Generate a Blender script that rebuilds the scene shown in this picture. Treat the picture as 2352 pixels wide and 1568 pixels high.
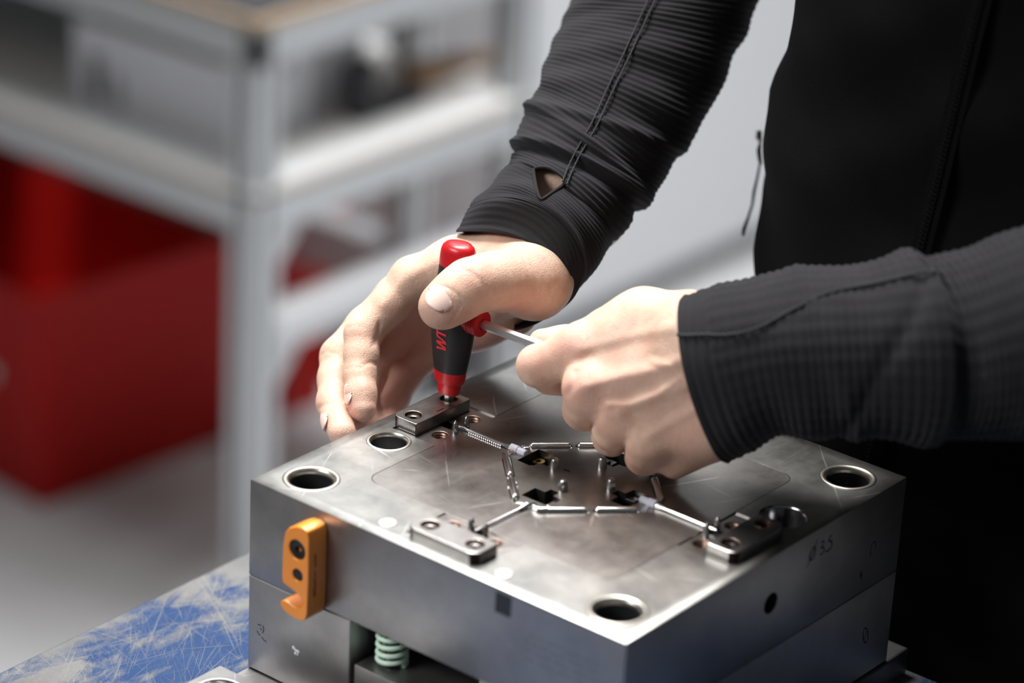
import bpy, bmesh, math, random
import numpy as np
from mathutils import Vector, Matrix
random.seed(4); rng = np.random.default_rng(7)
for o in list(bpy.data.objects): bpy.data.objects.remove(o)
SC = bpy.context.scene
COL = SC.collection
PI = math.pi
# ---------------------------------------------------------------- camera (fitted; block frame in mm, block top z = 0, floor z = -1030)
FPX = 6919.53
CAM = np.array([967.254, -1017.411, 703.899])
FW = np.array([-0.56488029, 0.71911415, -0.40470372])
RT = np.array([0.7727436, 0.63303159, 0.04624209])
UP = np.array([-0.28944358, 0.28661096, 0.91327793])
FL = -1030.0
def W(p):                                  # block mm -> world metres
    p = np.asarray(p, float)
    return (p - np.array([0, 0, FL])) * 0.001
def ray(x, y): return FW + (x - 1176) / FPX * RT - (y - 784) / FPX * UP
def P3(x, y, d): return CAM + ray(x, y) * d
def onz(x, y, z): r = ray(x, y); return CAM + r * (z - CAM[2]) / r[2]
def onx(x, y, X): r = ray(x, y); return CAM + r * (X - CAM[0]) / r[0]
def ony(x, y, Y): r = ray(x, y); return CAM + r * (Y - CAM[1]) / r[1]
def proj(P):
    d = np.asarray(P, float) - CAM
    s = d @ FW
    return 1176 + FPX * (d @ RT) / s, 784 - FPX * (d @ UP) / s, s
cam = bpy.data.objects.new('camera', bpy.data.cameras.new('camera')); COL.objects.link(cam)
M = Matrix(((RT[0], UP[0], -FW[0]), (RT[1], UP[1], -FW[1]), (RT[2], UP[2], -FW[2]))).to_4x4()
M.translation = Vector(W(CAM)); cam.matrix_world = M
cam.data.sensor_width = 36; cam.data.lens = FPX / 2352 * 36
cam.data.clip_start = .05; cam.data.clip_end = 60
cam.data.dof.use_dof = True; cam.data.dof.focus_distance = 1.622; cam.data.dof.aperture_fstop = 3.4
SC.camera = cam
# ---------------------------------------------------------------- world, lights, exposure
wd = bpy.data.worlds.new('world'); SC.world = wd; wd.use_nodes = True
wd.node_tree.nodes['Background'].inputs[0].default_value = (.93, .96, 1, 1)
wd.node_tree.nodes['Background'].inputs[1].default_value = .045
def area(name, loc, size, power, target=None, color=(1, 1, 1), spread=180):
    l = bpy.data.lights.new(name, 'AREA'); l.shape = 'RECTANGLE'; l.size, l.size_y = size; l.energy = power; l.color = color; l.spread = math.radians(spread)
    o = bpy.data.objects.new(name, l); COL.objects.link(o); o.location = W(loc)
    d = Vector((0, 0, -1)) if target is None else Vector(W(target)) - o.location
    o.rotation_euler = d.to_track_quat('-Z', 'Y').to_euler(); return o
area('unseen_overhead_light', (-480, 420, 1650), (.9, .5), 18, (90, 90, 0), (1, .97, .93), 90)
area('unseen_overhead_light', (-650, 1050, 1850), (1.8, .8), 24, None, (.98, .99, 1))  # unseen lamp added to light the right side of the trolley
area('unseen_overhead_light', (-1650, 2450, 1850), (3.2, 1.5), 72, None, (.98, .99, 1), 128)  # added lamp, brightens the far floor and the reflection on the mould top
area('unseen_overhead_light', (-400, 1700, 1850), (1.2, .6), 22, None, (.98, .99, 1), 130)  # extra unseen lamp put in to brighten the trolley shelf
area('unseen_overhead_light', (-900, -1900, 1700), (1.6, .8), 9, (100, 0, -60), (1, .99, .98), 60)  # fill lamp added to brighten the mould's front face
SC.view_settings.view_transform = 'Standard'; SC.view_settings.look = 'None'
SC.view_settings.exposure = 0.0; SC.view_settings.gamma = 1.0; SC.view_settings.use_curve_mapping = False
# ---------------------------------------------------------------- materials
def mat(name, col=(.5, .5, .5), rough=.5, metal=0.0, **kw):
    m = bpy.data.materials.new(name); m.use_nodes = True
    b = m.node_tree.nodes['Principled BSDF']
    b.inputs['Base Color'].default_value = (*col, 1); b.inputs['Roughness'].default_value = rough; b.inputs['Metallic'].default_value = metal
    for k, v in kw.items(): b.inputs[k.replace('_', ' ')].default_value = v
    return m
class N:                                    # small node helper
    def __init__(s, m): s.m = m; s.t = m.node_tree; s.b = s.t.nodes['Principled BSDF']; s.tc = s.t.nodes.new('ShaderNodeTexCoord')
    def n(s, typ, **kw):
        x = s.t.nodes.new('ShaderNode' + typ)
        for k, v in kw.items():
            if k in x.inputs: x.inputs[k].default_value = v
            else: setattr(x, k, v)
        return x
    def l(s, a, b): s.t.links.new(a, b)
    def mapped(s, scale=(1, 1, 1), rot=(0, 0, 0), src='Object'):
        mp = s.n('Mapping'); mp.inputs['Scale'].default_value = scale; mp.inputs['Rotation'].default_value = rot
        s.l(s.tc.outputs[src], mp.inputs[0]); return mp.outputs[0]
    def noise(s, scale, detail=4, rough=.5, vec=None, dist=0):
        x = s.n('TexNoise'); x.inputs['Scale'].default_value = scale; x.inputs['Detail'].default_value = detail; x.inputs['Roughness'].default_value = rough; x.inputs['Distortion'].default_value = dist
        s.l(vec if vec is not None else s.tc.outputs['Object'], x.inputs['Vector']); return x.outputs['Fac']
    def ramp(s, fac, stops):
        r = s.n('ValToRGB'); e = r.color_ramp.elements
        while len(e) < len(stops): e.new(.5)
        for i, (p, c) in enumerate(stops):
            e[i].position = p; e[i].color = (*c, 1) if hasattr(c, '__len__') else (c, c, c, 1)
        s.l(fac, r.inputs[0]); return r.outputs[0]
    def mix(s, fac, a, b, mode='MIX'):
        x = s.n('Mix', data_type='RGBA', blend_type=mode)
        for v, i in ((fac, 0), (a, 6), (b, 7)):
            if hasattr(v, 'is_linked') or hasattr(v, 'links'): s.l(v, x.inputs[i])
            else: x.inputs[i].default_value = v if i == 0 else (*v, 1)
        return x.outputs[2]
    def math(s, op, a, b=0.0):
        x = s.n('Math', operation=op)
        for v, i in ((a, 0), (b, 1)):
            if hasattr(v, 'links'): s.l(v, x.inputs[i])
            else: x.inputs[i].default_value = v
        return x.outputs[0]
    def bump(s, h, strength=.3, dist=.001):
        x = s.n('Bump'); x.inputs['Strength'].default_value = strength; x.inputs['Distance'].default_value = dist
        s.l(h, x.inputs['Height']); s.l(x.outputs[0], s.b.inputs['Normal'])
    def scratches(s, scale, angs, thr=.66, stretch=22, seed=0.0):
        """thin long scratch lines from strongly stretched noise, returned as 0..1"""
        out = None
        for i, a in enumerate(angs):
            mp = s.n('Mapping'); mp.inputs['Rotation'].default_value = (0, 0, a); mp.inputs['Location'].default_value = (seed + i * 3.7, i * 1.3, 0)
            mp2 = s.n('Mapping'); mp2.inputs['Scale'].default_value = (scale / stretch, scale, scale * .2)
            s.l(s.tc.outputs['Object'], mp.inputs[0]); s.l(mp.outputs[0], mp2.inputs[0])
            f = s.noise(1.0, 3, .6, mp2.outputs[0], .15)
            f = s.ramp(f, [(thr, 0.0), (thr + .03, 1.0)])
            out = f if out is None else s.math('MAXIMUM', out, f)
        return out

def steel(name, col=(.56, .56, .55), rough=.3, warm=.0, scr=.5, blot=.12, bumps=.05):
    m = mat(name, col, rough, 1.0); k = N(m)
    n1 = k.noise(30, 7, .7); n2 = k.noise(900, 2, .5, k.mapped((1, .03, 1), (0, 0, .35)))
    c = k.mix(k.ramp(n1, [(.35, 0), (.68, 1.0)]), tuple(x * (1 - blot) for x in col), (col[0] * (1 + blot + warm), col[1] * (1 + blot), col[2] * (1 + blot - warm)))
    c = k.mix(k.math('MULTIPLY', n2, .05), c, (.2, .2, .2))
    sc = k.scratches(260, (.2, 1.1, 2.0, 2.6, .8), .70, 30)
    c = k.mix(k.math('MULTIPLY', sc, .3 * scr), c, (.8, .8, .78))
    k.l(c, k.b.inputs['Base Color'])
    r = k.math('ADD', k.math('MULTIPLY', n1, .16), k.math('MULTIPLY', n2, .05)); r = k.math('ADD', r, rough - .105)
    k.l(r, k.b.inputs['Roughness'])
    k.bump(k.math('ADD', k.math('MULTIPLY', n2, .4), k.math('MULTIPLY', sc, -1.0 * scr)), bumps, .0004)
    return m
M_top = steel('ground_steel_top', (.315, .315, .305), .33, .02, 1.6, blot=.2, bumps=.08)
M_insert = steel('ground_steel_insert', (.32, .305, .295), .30, .02, 1.6, blot=.2, bumps=.08)
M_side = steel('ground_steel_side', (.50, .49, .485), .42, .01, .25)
M_dark = mat('hardened_dark_steel', (.055, .035, .032), .34, .9)
M_bar = steel('steel_bar', (.37, .36, .35), .30, .0, .4)
M_pol = mat('polished_steel', (.78, .78, .78), .2, 1.0)
M_bore = mat('bore_steel', (.11, .11, .115), .4, 1.0)
M_cop = mat('copper_toned_steel', (.24, .15, .115), .4, 1.0)
M_hole = mat('dark_hole', (.03, .022, .02), .4, .6)  # very dark brown for hole floors and the insert slot
M_brass = mat('brass', (.55, .36, .13), .25, 1.0)
M_screw = mat('black_oxide', (.012, .013, .015), .35, .1)
M_or = mat('orange_anodised', (.90, .29, .03), .26, 0.0, Coat_Weight=.5, Coat_Roughness=.12)
M_ink = mat('marker_ink', (.025, .022, .025), .6)
M_inko = mat('engraved_brown', (.20, .06, .012), .5)
M_clear = mat('milky_plastic', (.72, .72, .82), .22, 0.0, Transmission_Weight=.35, IOR=1.49)
M_red = mat('red_plastic', (.50, .010, .016), .30, 0.0)
M_blk = mat('black_rubber', (.014, .014, .016), .50)
M_spring = mat('mint_spring_paint', (.68, .88, .72), .35)
M_chrome = mat('chrome_hex', (.85, .86, .87), .32, 1.0)
M_white = mat('white_panel', (.74, .75, .77), .35)
M_alu = mat('aluminium_profile', (.62, .64, .66), .38, .35)
M_wood = mat('edge_wood', (.52, .38, .26), .5)
M_mat = mat('black_mat', (.012, .012, .014), .6)
M_redbin = mat('red_bin', (.44, .010, .007), .5, 0, Specular_IOR_Level=.18)
M_brown = mat('brown_wood_handle', (.30, .17, .08), .5)
M_tool = mat('tool_dark', (.05, .05, .055), .6)
M_label = mat('dark_print', (.04, .04, .05), .5)
M_nail = mat('fingernail', (.80, .60, .53), .22, 0.0, Subsurface_Weight=.2, Coat_Weight=.4, Coat_Roughness=.1)
M_nail.node_tree.nodes['Principled BSDF'].inputs['Subsurface Radius'].default_value = (.003, .001, .0006)

def floor_mat():
    m = mat('floor_epoxy', (.46, .46, .47), .35, 0, Specular_IOR_Level=.3); k = N(m)
    n = k.noise(1.1, 4, .5)
    k.l(k.mix(k.ramp(n, [(.35, 0), (.7, 1.0)]), (.46, .46, .465), (.56, .56, .565)), k.b.inputs['Base Color'])
    return m
M_floor = floor_mat()

def table_mat():
    m = mat('scratched_blue_paint', (.1, .2, .5), .4, 0, Specular_IOR_Level=.12); k = N(m)
    big = k.noise(9.0, 6, .62, None, .4)
    mid = k.noise(42, 5, .65, k.mapped((1, .35, 1), (0, 0, -.5)), .6)
    blotch = k.math('ADD', k.math('MULTIPLY', big, .62), k.math('MULTIPLY', mid, .42))
    sx = k.n('SeparateXYZ'); k.l(k.tc.outputs['Object'], sx.inputs[0])
    mr = k.n('MapRange'); mr.inputs[1].default_value = -.365; mr.inputs[2].default_value = -.325; mr.inputs[3].default_value = .09; mr.inputs[4].default_value = -.01; k.l(sx.outputs[0], mr.inputs[0])
    m2 = k.n('MapRange'); m2.inputs[1].default_value = .02; m2.inputs[2].default_value = .10; m2.inputs[3].default_value = .07; m2.inputs[4].default_value = 0
    vd = k.n('VectorMath', operation='DISTANCE'); k.l(k.tc.outputs['Object'], vd.inputs[0]); vd.inputs[1].default_value = (-.285, .145, .901); k.l(vd.outputs['Value'], m2.inputs[0])
    blotch = k.math('ADD', k.math('ADD', blotch, mr.outputs[0]), m2.outputs[0])
    bare = k.ramp(blotch, [(.50, 0.0), (.575, 1.0)])
    s1 = k.scratches(330, (.5, .95, 1.3, -.2, 2.2), .655, 60, .7)
    s2 = k.scratches(1100, (.75, 1.15, .2, 1.9, .95, .6), .63, 60, 2.1)
    s3 = k.scratches(230, (.62, 1.02, 2.4), .70, 60, 5.1)
    scr = k.math('MAXIMUM', k.math('MAXIMUM', k.math('MULTIPLY', s1, .55), k.math('MULTIPLY', s2, .5)), k.math('MULTIPLY', s3, .8))
    f = k.math('MINIMUM', k.math('ADD', k.math('MULTIPLY', bare, .88), scr), 1.0)
    nb = k.noise(25, 4, .6)
    blue = k.mix(k.noise(60, 4, .6), (.008, .030, .095), (.020, .052, .14))
    sil = k.mix(nb, (.075, .075, .073), (.23, .226, .215))
    sil = k.mix(k.math('MULTIPLY', k.ramp(k.noise(130, 4, .7), [(.60, 0), (.68, 1.0)]), .45), sil, (.16, .12, .09))
    k.l(k.mix(f, blue, sil), k.b.inputs['Base Color'])
    k.l(k.math('MULTIPLY', f, .55), k.b.inputs['Metallic'])
    k.l(k.ramp(f, [(0, .42), (1, .5)]), k.b.inputs['Roughness'])
    k.bump(f, .25, -.0003)
    return m
M_table = table_mat()

def skin_mat():
    m = mat('skin', (.7, .45, .34), .48, 0.0, Subsurface_Weight=.12, Subsurface_Scale=1.0, Specular_IOR_Level=.45); k = N(m)
    k.b.inputs['Subsurface Radius'].default_value = (.005, .0018, .001)
    at = k.n('Attribute', attribute_name='redness')
    n = k.noise(70, 5, .65)
    c = k.mix(k.ramp(n, [(.35, 0), (.65, 1.0)]), (.63, .40, .295), (.72, .52, .40))
    c = k.mix(k.math('MULTIPLY', k.ramp(k.noise(28, 3, .5), [(.5, 0), (.68, 1.0)]), .35), c, (.64, .34, .27))
    c = k.mix(at.outputs['Fac'], c, (.66, .33, .27))
    k.l(c, k.b.inputs['Base Color'])
    v = k.n('TexVoronoi', feature='DISTANCE_TO_EDGE'); v.inputs['Scale'].default_value = 900
    k.l(k.mapped((1, 1, .6)), v.inputs['Vector'])
    w = k.noise(350, 3, .6, k.mapped((1, .35, .35)))
    k.bump(k.math('ADD', k.ramp(v.outputs[0], [(0, 0), (.12, .5)]), w), .45, .0006)
    return m
M_skin = skin_mat()

def fabric(name, col, sheen=.25, nz=2600):
    m = mat(name, col, .82, 0.0, Sheen_Weight=sheen, Sheen_Roughness=.5, Specular_IOR_Level=.10); k = N(m)
    n = k.noise(nz, 2, .5, k.mapped((1, 1, .4))); n2 = k.noise(60, 4, .6)
    k.l(k.mix(n2, tuple(c * .75 for c in col), tuple(c * 1.3 for c in col)), k.b.inputs['Base Color'])
    k.bump(n, .5, .0006)
    k.b.inputs['Sheen Tint'].default_value = (.75, .75, .85, 1)
    return m
M_jackshade = fabric('shaded_fleece', (.0022, .0022, .0025), .0)  # jacket front: same fleece as the sleeves, shade put into the colour
M_jacklit = fabric('lit_fleece', (.017, .0165, .0182), .08)  # sleeves: lighter copy of the jacket fleece, light put into the colour
M_seam = fabric('seam_thread', (.032, .032, .034), .15)
M_trou = fabric('black_trousers', (.002, .002, .0022), .0)
M_hair = mat('hair', (.03, .02, .013), .6)

# ---------------------------------------------------------------- object helpers (all coordinates in block-frame mm)
ORG = {}
def link(me, name, parent=None):
    o = bpy.data.objects.new(name, me); COL.objects.link(o)
    if parent is not None: o.parent = parent; ORG[o] = ORG[parent]
    else: ORG[o] = np.zeros(3)
    return o
def thing(name, label, cat, loc, group=None):
    o = bpy.data.objects.new(name, None); COL.objects.link(o); o.empty_display_size = .02
    o.location = W(loc); ORG[o] = np.asarray(loc, float)
    o['label'] = label; o['category'] = cat
    if group: o['group'] = group
    return o
def obj(name, verts, faces, mats, parent=None, smooth=False, auto=None, kind=None, label=None, fm=None, loc=None):
    """one mesh object; verts in mm of the block frame"""
    verts = np.asarray(verts, float)
    me = bpy.data.meshes.new(name)
    org = ORG[parent] if parent is not None else (np.asarray(loc, float) if loc is not None else verts.mean(0) * [1, 1, 0] + [0, 0, verts[:, 2].min()])
    me.from_pydata(((verts - org) * .001).tolist(), [], [list(map(int, f)) for f in faces])
    for m in (mats if isinstance(mats, (list, tuple)) else [mats]): me.materials.append(m)
    if fm is not None: me.polygons.foreach_set('material_index', fm)
    if smooth: me.polygons.foreach_set('use_smooth', [True] * len(me.polygons))
    if auto: me.set_sharp_from_angle(angle=math.radians(auto)) if smooth else None
    me.update()
    o = link(me, name, parent)
    if parent is None: o.location = W(org); ORG[o] = org
    if kind: o['kind'] = kind
    if label: o['label'] = label
    return o
class MB:
    def __init__(s): s.v = []; s.f = []; s.m = []
    def add(s, v, f, m=0):
        b = len(s.v); s.v += [list(p) for p in v]; s.f += [[i + b for i in q] for q in f]; s.m += [m] * len(f); return s
    def box(s, x0, x1, y0, y1, z0, z1, m=0, bev=0):
        if bev:
            bm = bmesh.new(); bmesh.ops.create_cube(bm, size=1)
            for v in bm.verts: v.co = ((x0 + x1) / 2 + v.co.x * (x1 - x0), (y0 + y1) / 2 + v.co.y * (y1 - y0), (z0 + z1) / 2 + v.co.z * (z1 - z0))
            bmesh.ops.bevel(bm, geom=bm.edges[:], offset=bev, segments=2, profile=.5, affect='EDGES')
            bm.verts.index_update()
            s.add([v.co[:] for v in bm.verts], [[v.index for v in f.verts] for f in bm.faces], m); bm.free(); return s
        v = [(x, y, z) for z in (z0, z1) for y in (y0, y1) for x in (x0, x1)]
        return s.add(v, [(0, 2, 3, 1), (4, 5, 7, 6), (0, 1, 5, 4), (2, 6, 7, 3), (0, 4, 6, 2), (1, 3, 7, 5)], m)
    def lathe(s, prof, c, ax=(0, 0, 1), seg=32, m=0, close=False, phase=0.0, xs=1.0, cap=True):
        """prof: (radius, height) pairs around axis ax through c"""
        a = Vector(ax).normalized(); e1 = a.orthogonal().normalized()
        if abs(a.z) > .99: e1 = Vector((1, 0, 0))
        e2 = a.cross(e1); c = Vector(c); v = []; f = []; n = len(prof)
        for (r, h) in prof:
            for j in range(seg):
                t = 2 * PI * j / seg + phase
                v.append(c + a * h + (e1 * math.cos(t) * r * xs + e2 * math.sin(t) * r))
        for i in range(n - 1):
            for j in range(seg): f.append((i * seg + j, i * seg + (j + 1) % seg, (i + 1) * seg + (j + 1) % seg, (i + 1) * seg + j))
        if prof[0][0] > 1e-6 and not close and cap: f.append(tuple(reversed(range(seg))))
        if prof[-1][0] > 1e-6 and not close and cap: f.append(tuple(range((n - 1) * seg, n * seg)))
        if close:
            for j in range(seg): f.append(((n - 1) * seg + j, (n - 1) * seg + (j + 1) % seg, (j + 1) % seg, j))
        if hasattr(m, '__len__'):
            s.add([p[:] for p in v], f, 0)
            for i in range(len(m)):
                for j in range(seg): s.m[len(s.m) - len(f) + i * seg + j] = m[i]
            return s
        return s.add([p[:] for p in v], f, m)
    def prism(s, poly, h0, h1, fn, m=0):
        """poly 2D -> fn(u, v, h) gives 3D"""
        n = len(poly); v = [fn(a, b, h) for h in (h0, h1) for a, b in poly]
        f = [tuple(reversed(range(n))), tuple(range(n, 2 * n))] + [(i, (i + 1) % n, n + (i + 1) % n, n + i) for i in range(n)]
        return s.add(v, f, m)
    def tube(s, pts, r, seg=8, m=0, cap=True):
        pts = [np.asarray(p, float) for p in pts]; n = len(pts); rr = r if hasattr(r, '__len__') else [r] * n
        v = []; f = []; prev = None
        for i, p in enumerate(pts):
            t = pts[min(i + 1, n - 1)] - pts[max(i - 1, 0)]; t /= np.linalg.norm(t) + 1e-9
            e = np.cross(t, [0, 0, 1.0]) if prev is None else prev - t * (prev @ t)
            if np.linalg.norm(e) < 1e-3: e = np.cross(t, [1.0, 0, 0])
            e /= np.linalg.norm(e); prev = e; g = np.cross(t, e)
            for j in range(seg):
                a = 2 * PI * j / seg; v.append(p + rr[i] * (math.cos(a) * e + math.sin(a) * g))
        for i in range(n - 1):
            for j in range(seg): f.append((i * seg + j, i * seg + (j + 1) % seg, (i + 1) * seg + (j + 1) % seg, (i + 1) * seg + j))
        if cap: f += [tuple(reversed(range(seg))), tuple(range((n - 1) * seg, n * seg))]
        return s.add(v, f, m)
    def obj(s, name, mats, parent=None, fix=True, **kw):
        o = obj(name, s.v, s.f, mats, parent, fm=s.m, **kw)
        if fix:
            bm = bmesh.new(); bm.from_mesh(o.data); bmesh.ops.recalc_face_normals(bm, faces=bm.faces); bm.to_mesh(o.data); bm.free()
        return o
def rrect(x0, x1, y0, y1, r, seg=8, rs=None):
    rs = rs or (r, r, r, r); out = []
    for (cx, cy, a0, q) in ((x0, y0, PI, rs[0]), (x1, y0, 1.5 * PI, rs[1]), (x1, y1, 0, rs[2]), (x0, y1, .5 * PI, rs[3])):
        sx = 1 if cx == x0 else -1; sy = 1 if cy == y0 else -1
        for i in range(seg + 1):
            a = a0 + .5 * PI * i / seg; out.append((cx + sx * q + q * math.cos(a), cy + sy * q + q * math.sin(a)))
    return out
XY = lambda a, b, h: (a, b, h)
def boolean(o, cut, op='DIFFERENCE'):
    md = o.modifiers.new('b', 'BOOLEAN'); md.object = cut; md.operation = op; md.solver = 'EXACT'; md.use_self = True
    md.material_mode = 'TRANSFER'
    dg = bpy.context.evaluated_depsgraph_get(); dg.update()
    me = bpy.data.meshes.new_from_object(o.evaluated_get(dg)); o.modifiers.clear(); old = o.data; o.data = me; me.name = old.name
    bpy.data.objects.remove(cut)
def bevelmod(o, w, seg=3, ang=35):
    md = o.modifiers.new('bevel', 'BEVEL'); md.width = w * .001; md.segments = seg; md.limit_method = 'ANGLE'; md.angle_limit = math.radians(ang); md.harden_normals = False
def struct(o): o['kind'] = 'structure'; return o
def sm(o, ang=40):
    o.data.polygons.foreach_set('use_smooth', [True] * len(o.data.polygons)); o.data.set_sharp_from_angle(angle=math.radians(ang)); return o

# ================================================================ SETTING
struct(obj('floor', [(-7000, -3500, FL), (3500, -3500, FL), (3500, 7500, FL), (-7000, 7500, FL)], [(0, 1, 2, 3)], M_floor, loc=(0, 0, FL)))
M_wall = mat('wall_paint', (.70, .71, .71), .7)
struct(MB().box(-7000, 3500, 7500, 7600, FL, 1900).obj('wall_back', M_wall))
struct(MB().box(-7100, -7000, -3500, 7500, FL, 1900).obj('wall_left', M_wall))
struct(MB().box(-7000, 3500, -3500, 7500, 1900, 1960).obj('ceiling', M_wall))
# ================================================================ BACKGROUND
# grey storage cabinet far behind
cb = thing('storage_cabinet', 'light grey storage cabinet standing on the floor far behind the worker', 'cabinet', (-1770, 3030, FL))
MB().box(-2140, -1412, 1960, 4100, FL + 40, FL + 1150, bev=6).obj('body', M_white, cb)
MB().box(-2100, -1440, 1990, 4060, FL, FL + 40).obj('plinth', M_alu, cb)
for a in (1965, 3035):
    d = MB().box(-1412, -1394, a, a + 1060, FL + 44, FL + 1140, bev=3).obj('door', M_white, cb)
    MB().box(-1394, -1380, a + 990, a + 1005, FL + 560, FL + 700, bev=3).obj('handle', M_alu, d)
# aluminium profile work trolley
X0, Y0, Y1, XE = -1143, 1205, 1690, -2300
wb = thing('aluminium_trolley', 'blurred aluminium profile trolley with white shelf and black mat top', 'trolley', ((X0 + XE) / 2, (Y0 + Y1) / 2, FL))
def post(x, y, name='post', s=40):
    b = MB(); b.box(x, x + s, y, y + s, FL, -304, bev=2)
    for q in (0, 1):
        b.box(x + s * .42, x + s * .58, y - .6 + q * (s + .2), y + 1 + q * (s + .2), FL, -304, 1)
        b.box(x - .6 + q * (s + .2), x + 1 + q * (s + .2), y + s * .42, y + s * .58, FL, -304, 1)
    return b.obj(name, [M_alu, M_tool], wb)
for x, y in ((X0 - 40, Y0), (X0 - 40, Y1 - 40), (XE, Y0), (XE, Y1 - 40), (-1345, Y1 - 40)): post(x, y)
MB().box(XE, X0, Y0, Y1, -303, -291, bev=1).obj('top_board', M_wood, wb, label='pale wood edged top board')
MB().box(XE + 6, X0 - 6, Y0 + 6, Y1 - 6, -291, -288).obj('rubber_mat', M_mat, wb, label='black rubber mat')
MB().box(XE, X0, Y0, Y1, -500, -493, bev=1).obj('shelf_board', [M_wood], wb)
MB().box(XE - .5, X0 + .5, Y0 - .5, Y1 + .5, -493, -482.5, bev=1).obj('shelf_surface', mat('shelf_white', (.93, .93, .91), .3), wb, label='white shelf surface')
for z0, z1 in ((-345, -303), (-540, -500)):
    MB().box(XE + 40, X0 - 40, Y0, Y0 + 40, z0, z1, bev=2).obj('rail', M_alu, wb)
    MB().box(XE + 40, X0 - 40, Y1 - 40, Y1, z0, z1, bev=2).obj('rail', M_alu, wb)
    MB().box(X0 - 40, X0, Y0 + 40, Y1 - 40, z0, z1, bev=2).obj('rail', M_alu, wb)
MB().box(X0 - 40, X0, Y0 + 40, Y1 - 40, -688, -648, bev=2).obj('rail', M_white, wb)
MB().box(XE + 40, X0 - 40, Y1 - 40, Y1, -800, -730, bev=2).obj('rail', M_alu, wb)
MB().box(X0 - 12, X0 + 1.5, Y0 - 1.5, Y0 + 14, -345, -306, bev=1).obj('corner_cap', M_mat, wb, label='black corner cap')
for zt in (-540, -688):
    y = Y0 + 40
    MB().prism([(y, zt), (y + 46, zt), (y, zt - 52)], X0 - 34, X0 - 6, lambda a, b, h: (h, a, b)).obj('corner_bracket', M_white, wb, label='white triangular corner bracket')
MB().box(XE + 50, -1420, Y0 + 120, Y1 - 50, -392, -305, bev=2).obj('gap_shade_box', M_mat, wb, label='black box added for the dark gap under the top')  # black box added to darken the gap below the top rail
# shelf bins
def bin_box(name, label, x0, x1, y0, y1, z0, h, m, cat='bin', t=6, marks=(), group='bins on the trolley shelf'):
    b = MB(); r = 14
    out = rrect(x0, x1, y0, y1, r, 5); inn = rrect(x0 + t, x1 - t, y0 + t, y1 - t, r - t * .6, 5); n = len(out)
    v = [(a, c, z0) for a, c in out] + [(a, c, z0 + h) for a, c in out] + [(a, c, z0 + h) for a, c in inn] + [(a, c, z0 + t) for a, c in inn]
    f = [tuple(reversed(range(n)))]
    for k in range(3): f += [(k * n + i, k * n + (i + 1) % n, (k + 1) * n + (i + 1) % n, (k + 1) * n + i) for i in range(n)]
    f.append(tuple(range(3 * n, 4 * n))); b.add(v, f)
    root = thing(name, label, cat, ((x0 + x1) / 2, (y0 + y1) / 2, z0), group)
    sm(b.obj('body', m, root), 30)
    for (nm, bx, mm) in marks: MB().box(*bx).obj(nm, mm, root)
    return root
M_bin = mat('white_bin_plastic', (.72, .72, .76), .4)
ZS = -482.5
gp = mat('grey_print', (.3, .3, .33), .5)
bin_box('storage_bin', 'white storage bin with dark printed mark at left end of trolley shelf', -1492, -1235, 1258, 1400, ZS, 104, M_bin,
        marks=(('printed_label', (-1456, -1436, 1257.2, 1258.2, ZS + 14, ZS + 66), M_label), ('printed_label', (-1420, -1404, 1257.2, 1258.2, ZS + 10, ZS + 52), gp),
               ('printed_label', (-1235.2, -1234.2, 1300, 1312, ZS + 12, ZS + 50), M_label), ('printed_label', (-1235.2, -1234.2, 1330, 1356, ZS + 78, ZS + 94), gp)))
bin_box('storage_bin', 'white carton sized bin in the middle of the trolley shelf, right of the post', -1560, -1260, 1420, 1520, ZS, 118, M_bin)
bt = thing('hand_brush', 'dark headed brush with tapering brown handle lying on trolley shelf', 'brush', (-1210, 1560, ZS))
MB().box(-1236, -1200, 1444, 1470, ZS, ZS + 74, bev=5).obj('head', M_tool, bt)
MB().box(-1232, -1200, 1448, 1560, ZS, ZS + 26, bev=6).obj('block', M_tool, bt)
sm(MB().tube([(-1214, 1540 + 22 * i, ZS + 26 - 2 * i + 10) for i in range(9)], [17, 17, 16, 15, 14, 12, 11, 9, 6], 12).obj('handle', M_brown, bt))
# red container under the trolley
def red_bin(name, label, c, ang, lx, ly, h):
    root = thing(name, label, 'container', (*c, FL), 'containers on the floor')
    ca, sa = math.cos(ang), math.sin(ang); t = 5; tp = 10
    def q(u, v, z): return (c[0] + u * ca - v * sa, c[1] + u * sa + v * ca, FL + z)
    def ring(z, ins, r=10):
        k = ins + tp * (1 - z / h); return [q(a, b, z) for a, b in rrect(-lx + k, -k, k, ly - k, r, 4)]
    rings = [ring(0, 0), ring(h, 0), ring(h, t), ring(t, t)]; n = len(rings[0])
    v = sum(rings, []); f = [tuple(reversed(range(n)))]
    for k in range(3): f += [(k * n + i, k * n + (i + 1) % n, (k + 1) * n + (i + 1) % n, (k + 1) * n + i) for i in range(n)]
    f.append(tuple(range(3 * n, 4 * n)))
    sm(MB().add(v, f).obj('body', M_redbin, root), 30)
    b = MB(); o = [(a, b_) for a, b_ in rrect(-lx - 7, 7, -7, ly + 7, 12, 4)]; i_ = [(a, b_) for a, b_ in rrect(-lx + 3, -3, 3, ly - 3, 9, 4)]; n = len(o)
    v = [q(a, c_, h - 12) for a, c_ in o] + [q(a, c_, h + 2) for a, c_ in o] + [q(a, c_, h + 2) for a, c_ in i_] + [q(a, c_, h - 12) for a, c_ in i_]
    f = []
    for k in range(4): f += [(k * n + i, k * n + (i + 1) % n, ((k + 1) % 4) * n + (i + 1) % n, ((k + 1) % 4) * n + i) for i in range(n)]
    sm(b.add(v, f).obj('rim', M_redbin, root), 30)
    sm(MB().lathe([(0, 0), (9, 0), (9, 2), (0, 2.5)], q(-88, -2 - 0, h * .56), (sa, -ca, 0), 20).obj('round_label', M_white, root, label='white round label'))
    return root
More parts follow.
